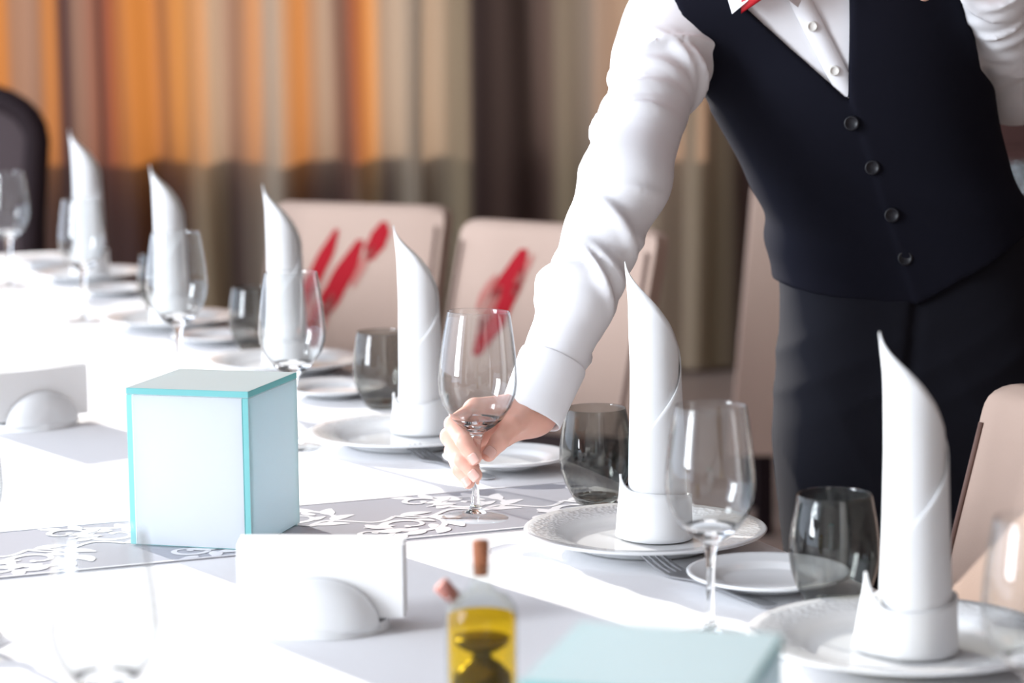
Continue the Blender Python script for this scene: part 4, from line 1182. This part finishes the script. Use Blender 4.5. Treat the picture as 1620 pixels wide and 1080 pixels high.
for (a, b, ra, rb) in ((RSH, REL, 0.042, 0.034), (REL, W, 0.034, 0.020), (LSH, LEL, 0.044, 0.036), (LEL, LW, 0.036, 0.021), (RSH, NECK, 0.042, 0.05), (LSH, NECK, 0.045, 0.05)):
    d = smin(d, rcone(G, a, b, ra, rb), 0.015)
d = smin(d, rcone(G, (hipx - 0.075, 2.66, 0.5), (hipx - 0.075, 2.66, 0.75), 0.06, 0.07), 0.02); d = smin(d, rcone(G, (hipx + 0.075, 2.66, 0.5), (hipx + 0.075, 2.66, 0.75), 0.06, 0.07), 0.02)
trunk_p = surface_nets(d, ax, 1)
body = wmesh('body', [hand_r, hand_l, head_p, trunk_p], M['skin'])
# nails
def wchild(mb, name, material, par=None, **kw):
    o = mb.build(name, material, **kw)
    if par is None: return wparent(o)
    o.parent = par; return o
def nail(tip, prev, out, w, l, r_):
    t = (tip - prev).normalized(); n = (out - t * out.dot(t)).normalized(); s = t.cross(n)
    c = tip + t * 0.0012
    m = MB()
    def fn(u, v):
        a = (u - 0.5) * 1.9; q = (v - 0.62) * l
        rr_ = r_ + 0.0004
        end = math.sqrt(max(0.0, 1 - ((v - 0.5) / 0.5) ** 4)) * 0.35 + 0.65
        aa = a * end * w
        return c + t * q + s * (rr_ * math.sin(aa)) + n * (rr_ * math.cos(aa) - 0.10 * abs(v - 0.4) * 0.004)
    m.grid(fn, 9, 9)
    o = m.build('nail', M['nail'], fix=False); o.parent = body
    sd = o.modifiers.new('thick', 'SOLIDIFY'); sd.thickness = 0.0006
tocam = Vector((-0.30, -0.95, 0.12))
nail(I[3], I[2], tocam, 0.85, 0.0105, 0.0068); nail(Mi[3], Mi[2], tocam, 0.85, 0.0110, 0.0070); nail(Ri[3], Ri[2], tocam, 0.85, 0.0100, 0.0065)
nail(TH[3], TH[2], Vector((0.4, -0.5, 0.75)), 0.9, 0.011, 0.0078)
# hair, eyes, brows, lips
G = gridpts((HC.x - 0.14, HC.y - 0.15, HC.z - 0.12), (HC.x + 0.17, HC.y + 0.17, HC.z + 0.17), 0.005); X, Y, Z, ax = G
d = ellip(G, HP(0, 0.018, 0.040), (0.083, 0.098, 0.094), hr)
fc = HP(0, -0.085, -0.03)
d = smax(d, -ellip(G, HP(0, -0.11, -0.045), (0.085, 0.10, 0.105), hr), 0.01)
zc = HP(0, 0.0, -0.05); hz = hr @ Vector((0, 0, 1))
d = smax(d, -((X - zc.x) * hz.x + (Y - zc.y) * hz.y + (Z - zc.z) * hz.z), 0.01)
wmesh('hair', [surface_nets(d, ax, 1)], M['hair'])
for sx in (-1, 1):
    e_ = wchild(MB().lathe([(0.0110 * math.sin(PI * k / 12), -0.0110 * math.cos(PI * k / 12)) for k in range(13)], 16, c=HP(sx * 0.031, -0.0745, 0.005)), 'eye', M['eye'])
    ir = HP(sx * 0.031, -0.0815, -0.001)
    o = MB().lathe([(0.005 * math.sin(PI * k / 8), -0.005 * math.cos(PI * k / 8)) for k in range(9)], 12, c=ir).build('iris', M['iris']); o.parent = e_; o.matrix_parent_inverse = Matrix()
    wchild(MB().tube([HP(sx * 0.014, -0.094, 0.024), HP(sx * 0.031, -0.095, 0.029), HP(sx * 0.048, -0.084, 0.024)], [0.003, 0.0035, 0.002], 8), 'eyebrow', M['hair'])
wchild(MB().tube([HP(-0.022, -0.088, -0.062), HP(-0.01, -0.0955, -0.060), HP(0.01, -0.0955, -0.060), HP(0.022, -0.088, -0.062)], [0.002, 0.005, 0.005, 0.002], 8), 'lips', M['lip'])

# --- collar, bow tie, placket, buttons
def on_torso(px, py, off=0.0):
    """front surface of the chest under a photo point"""
    dr = ray(px, py); o_ = Vector((0, 0, CZ))
    for k in range(600):
        p = o_ + dr * ((2.44 + k * 0.0006) / dr.y)
        cxv, av, bv, cyv = [float(sm_interp(np.array([p.z]), TOR[0], TOR[i])[0]) for i in (1, 2, 3, 4)]
        e_ = (abs((p.x - cxv) / av) ** 2.35 + abs((p.y - cyv) / bv) ** 2.35) ** (1 / 2.35)
        dd = (e_ - 1) * min(av, bv) * 0.93
        def rc(a, b, ra, rb):
            d_ = b - a; t_ = max(0, min(1, (p - a).dot(d_) / d_.length_squared)); return (p - a - d_ * t_).length - (ra + (rb - ra) * t_)
        def sm(a, b, k_):
            h_ = max(0, min(1, 0.5 + 0.5 * (b - a) / k_)); return b + (a - b) * h_ - k_ * h_ * (1 - h_)
        dd = sm(dd, sm(rc(RSH, NECK, 0.050, 0.058), rc(LSH, NECK, 0.055, 0.058), 0.03), 0.05)
        if dd < off: return p
    return P(px, py, 2.53)
def disc(c, n, r_, th, name, material, par, holes=True):
    n = n.normalized(); a = n.cross(Vector((0, 0, 1))).normalized(); b = n.cross(a)
    m = MB(); seg = 24
    prof = [(0.0001, th * 0.55), (r_ * 0.62, th * 0.55), (r_ * 0.74, th), (r_ * 0.92, th), (r_, th * 0.6), (r_, 0), (0.0001, 0)]
    vs_ = [c + (a * math.cos(2 * PI * k / seg) + b * math.sin(2 * PI * k / seg)) * q + n * z for q, z in prof for k in range(seg)]
    fs_ = [(i * seg + k, i * seg + (k + 1) % seg, (i + 1) * seg + (k + 1) % seg, (i + 1) * seg + k) for i in range(len(prof) - 1) for k in range(seg)]
    o = m.add(vs_, fs_).build(name, material); o.parent = par
    return o
nrm_f = Vector((-0.12, -1.0, 0.05))
for (px, py) in ((1347, 195), (1380, 265), (1411, 340), (1432, 408)):
    disc(on_torso(px, py, 0.0095), nrm_f, 0.0082, 0.0028, 'button', M['blackbtn'], vest)
for (px, py) in ((1285, 42), (1320, 112)):
    disc(on_torso(px, py, 0.0030), nrm_f, 0.0056, 0.0022, 'button', M['pearl'], shirt)
# placket strip
m = MB(); vs_ = []
n_ = 16
for i in range(n_):
    u = i / (n_ - 1); y = -40 + 195 * u; xc = 1243 + (1343 - 1243) * (y + 40) / 195 + 2
    for xo, of in ((-19, 0.001), (-18, 0.0028), (18, 0.0028), (19, 0.001)):
        vs_.append(on_torso(xc + xo, y, of))
m.add(vs_, [(4 * i + k, 4 * i + k + 1, 4 * i + 4 + k + 1, 4 * i + 4 + k) for i in range(n_ - 1) for k in range(3)])
o = m.build('placket', M['shirt'], fix=False); o.parent = shirt
# collar wings
def leafpts(pts, th, name, material, par):
    m = MB(); n = len(pts); off = Vector((0, -th, 0))
    m.add([p for p in pts] + [p + off for p in pts], [tuple(range(n)), tuple(range(n, 2 * n))] + [(k, (k + 1) % n, n + (k + 1) % n, n + k) for k in range(n)])
    o = m.build(name, material, smooth=False); o.parent = par; return o
leafpts([P(1158, 22, 2.508), P(1182, 2, 2.505), P(1205, -30, 2.51), P(1178, -62, 2.545), P(1140, -40, 2.55)], 0.003, 'collar_wing', M['shirt'], shirt)
leafpts([P(1262, 12, 2.512), P(1244, -2, 2.505), P(1215, -30, 2.51), P(1250, -68, 2.545), P(1290, -50, 2.56)], 0.003, 'collar_wing', M['shirt'], shirt)
bt = MB()
for sx in (-1, 1):
    c0 = P(1226, -20, 2.497)
    def fn(u, v):
        a = 2 * PI * v; q = u
        w = 0.006 + 0.015 * q ** 0.8; t_ = 0.006 * (1 - 0.5 * q)
        return c0 + Vector((sx * (0.004 + 0.030 * q), 0.012 * q + t_ * math.sin(a), -sx * -0.010 * q + (w * 0.8) * math.cos(a)))
    bt.grid(fn, 8, 17)
bt.lathe([(0.0001, -0.010), (0.007, -0.009), (0.008, 0), (0.007, 0.009), (0.0001, 0.010)], 14, c=P(1226, -20, 2.495))
bow = wparent(bt.build('bow_tie', M['bow']))
for ch in (shirt, vest, body): pass
tag(wt, 'person in black vest, white shirt and long black apron setting down a wine glass', 'person')
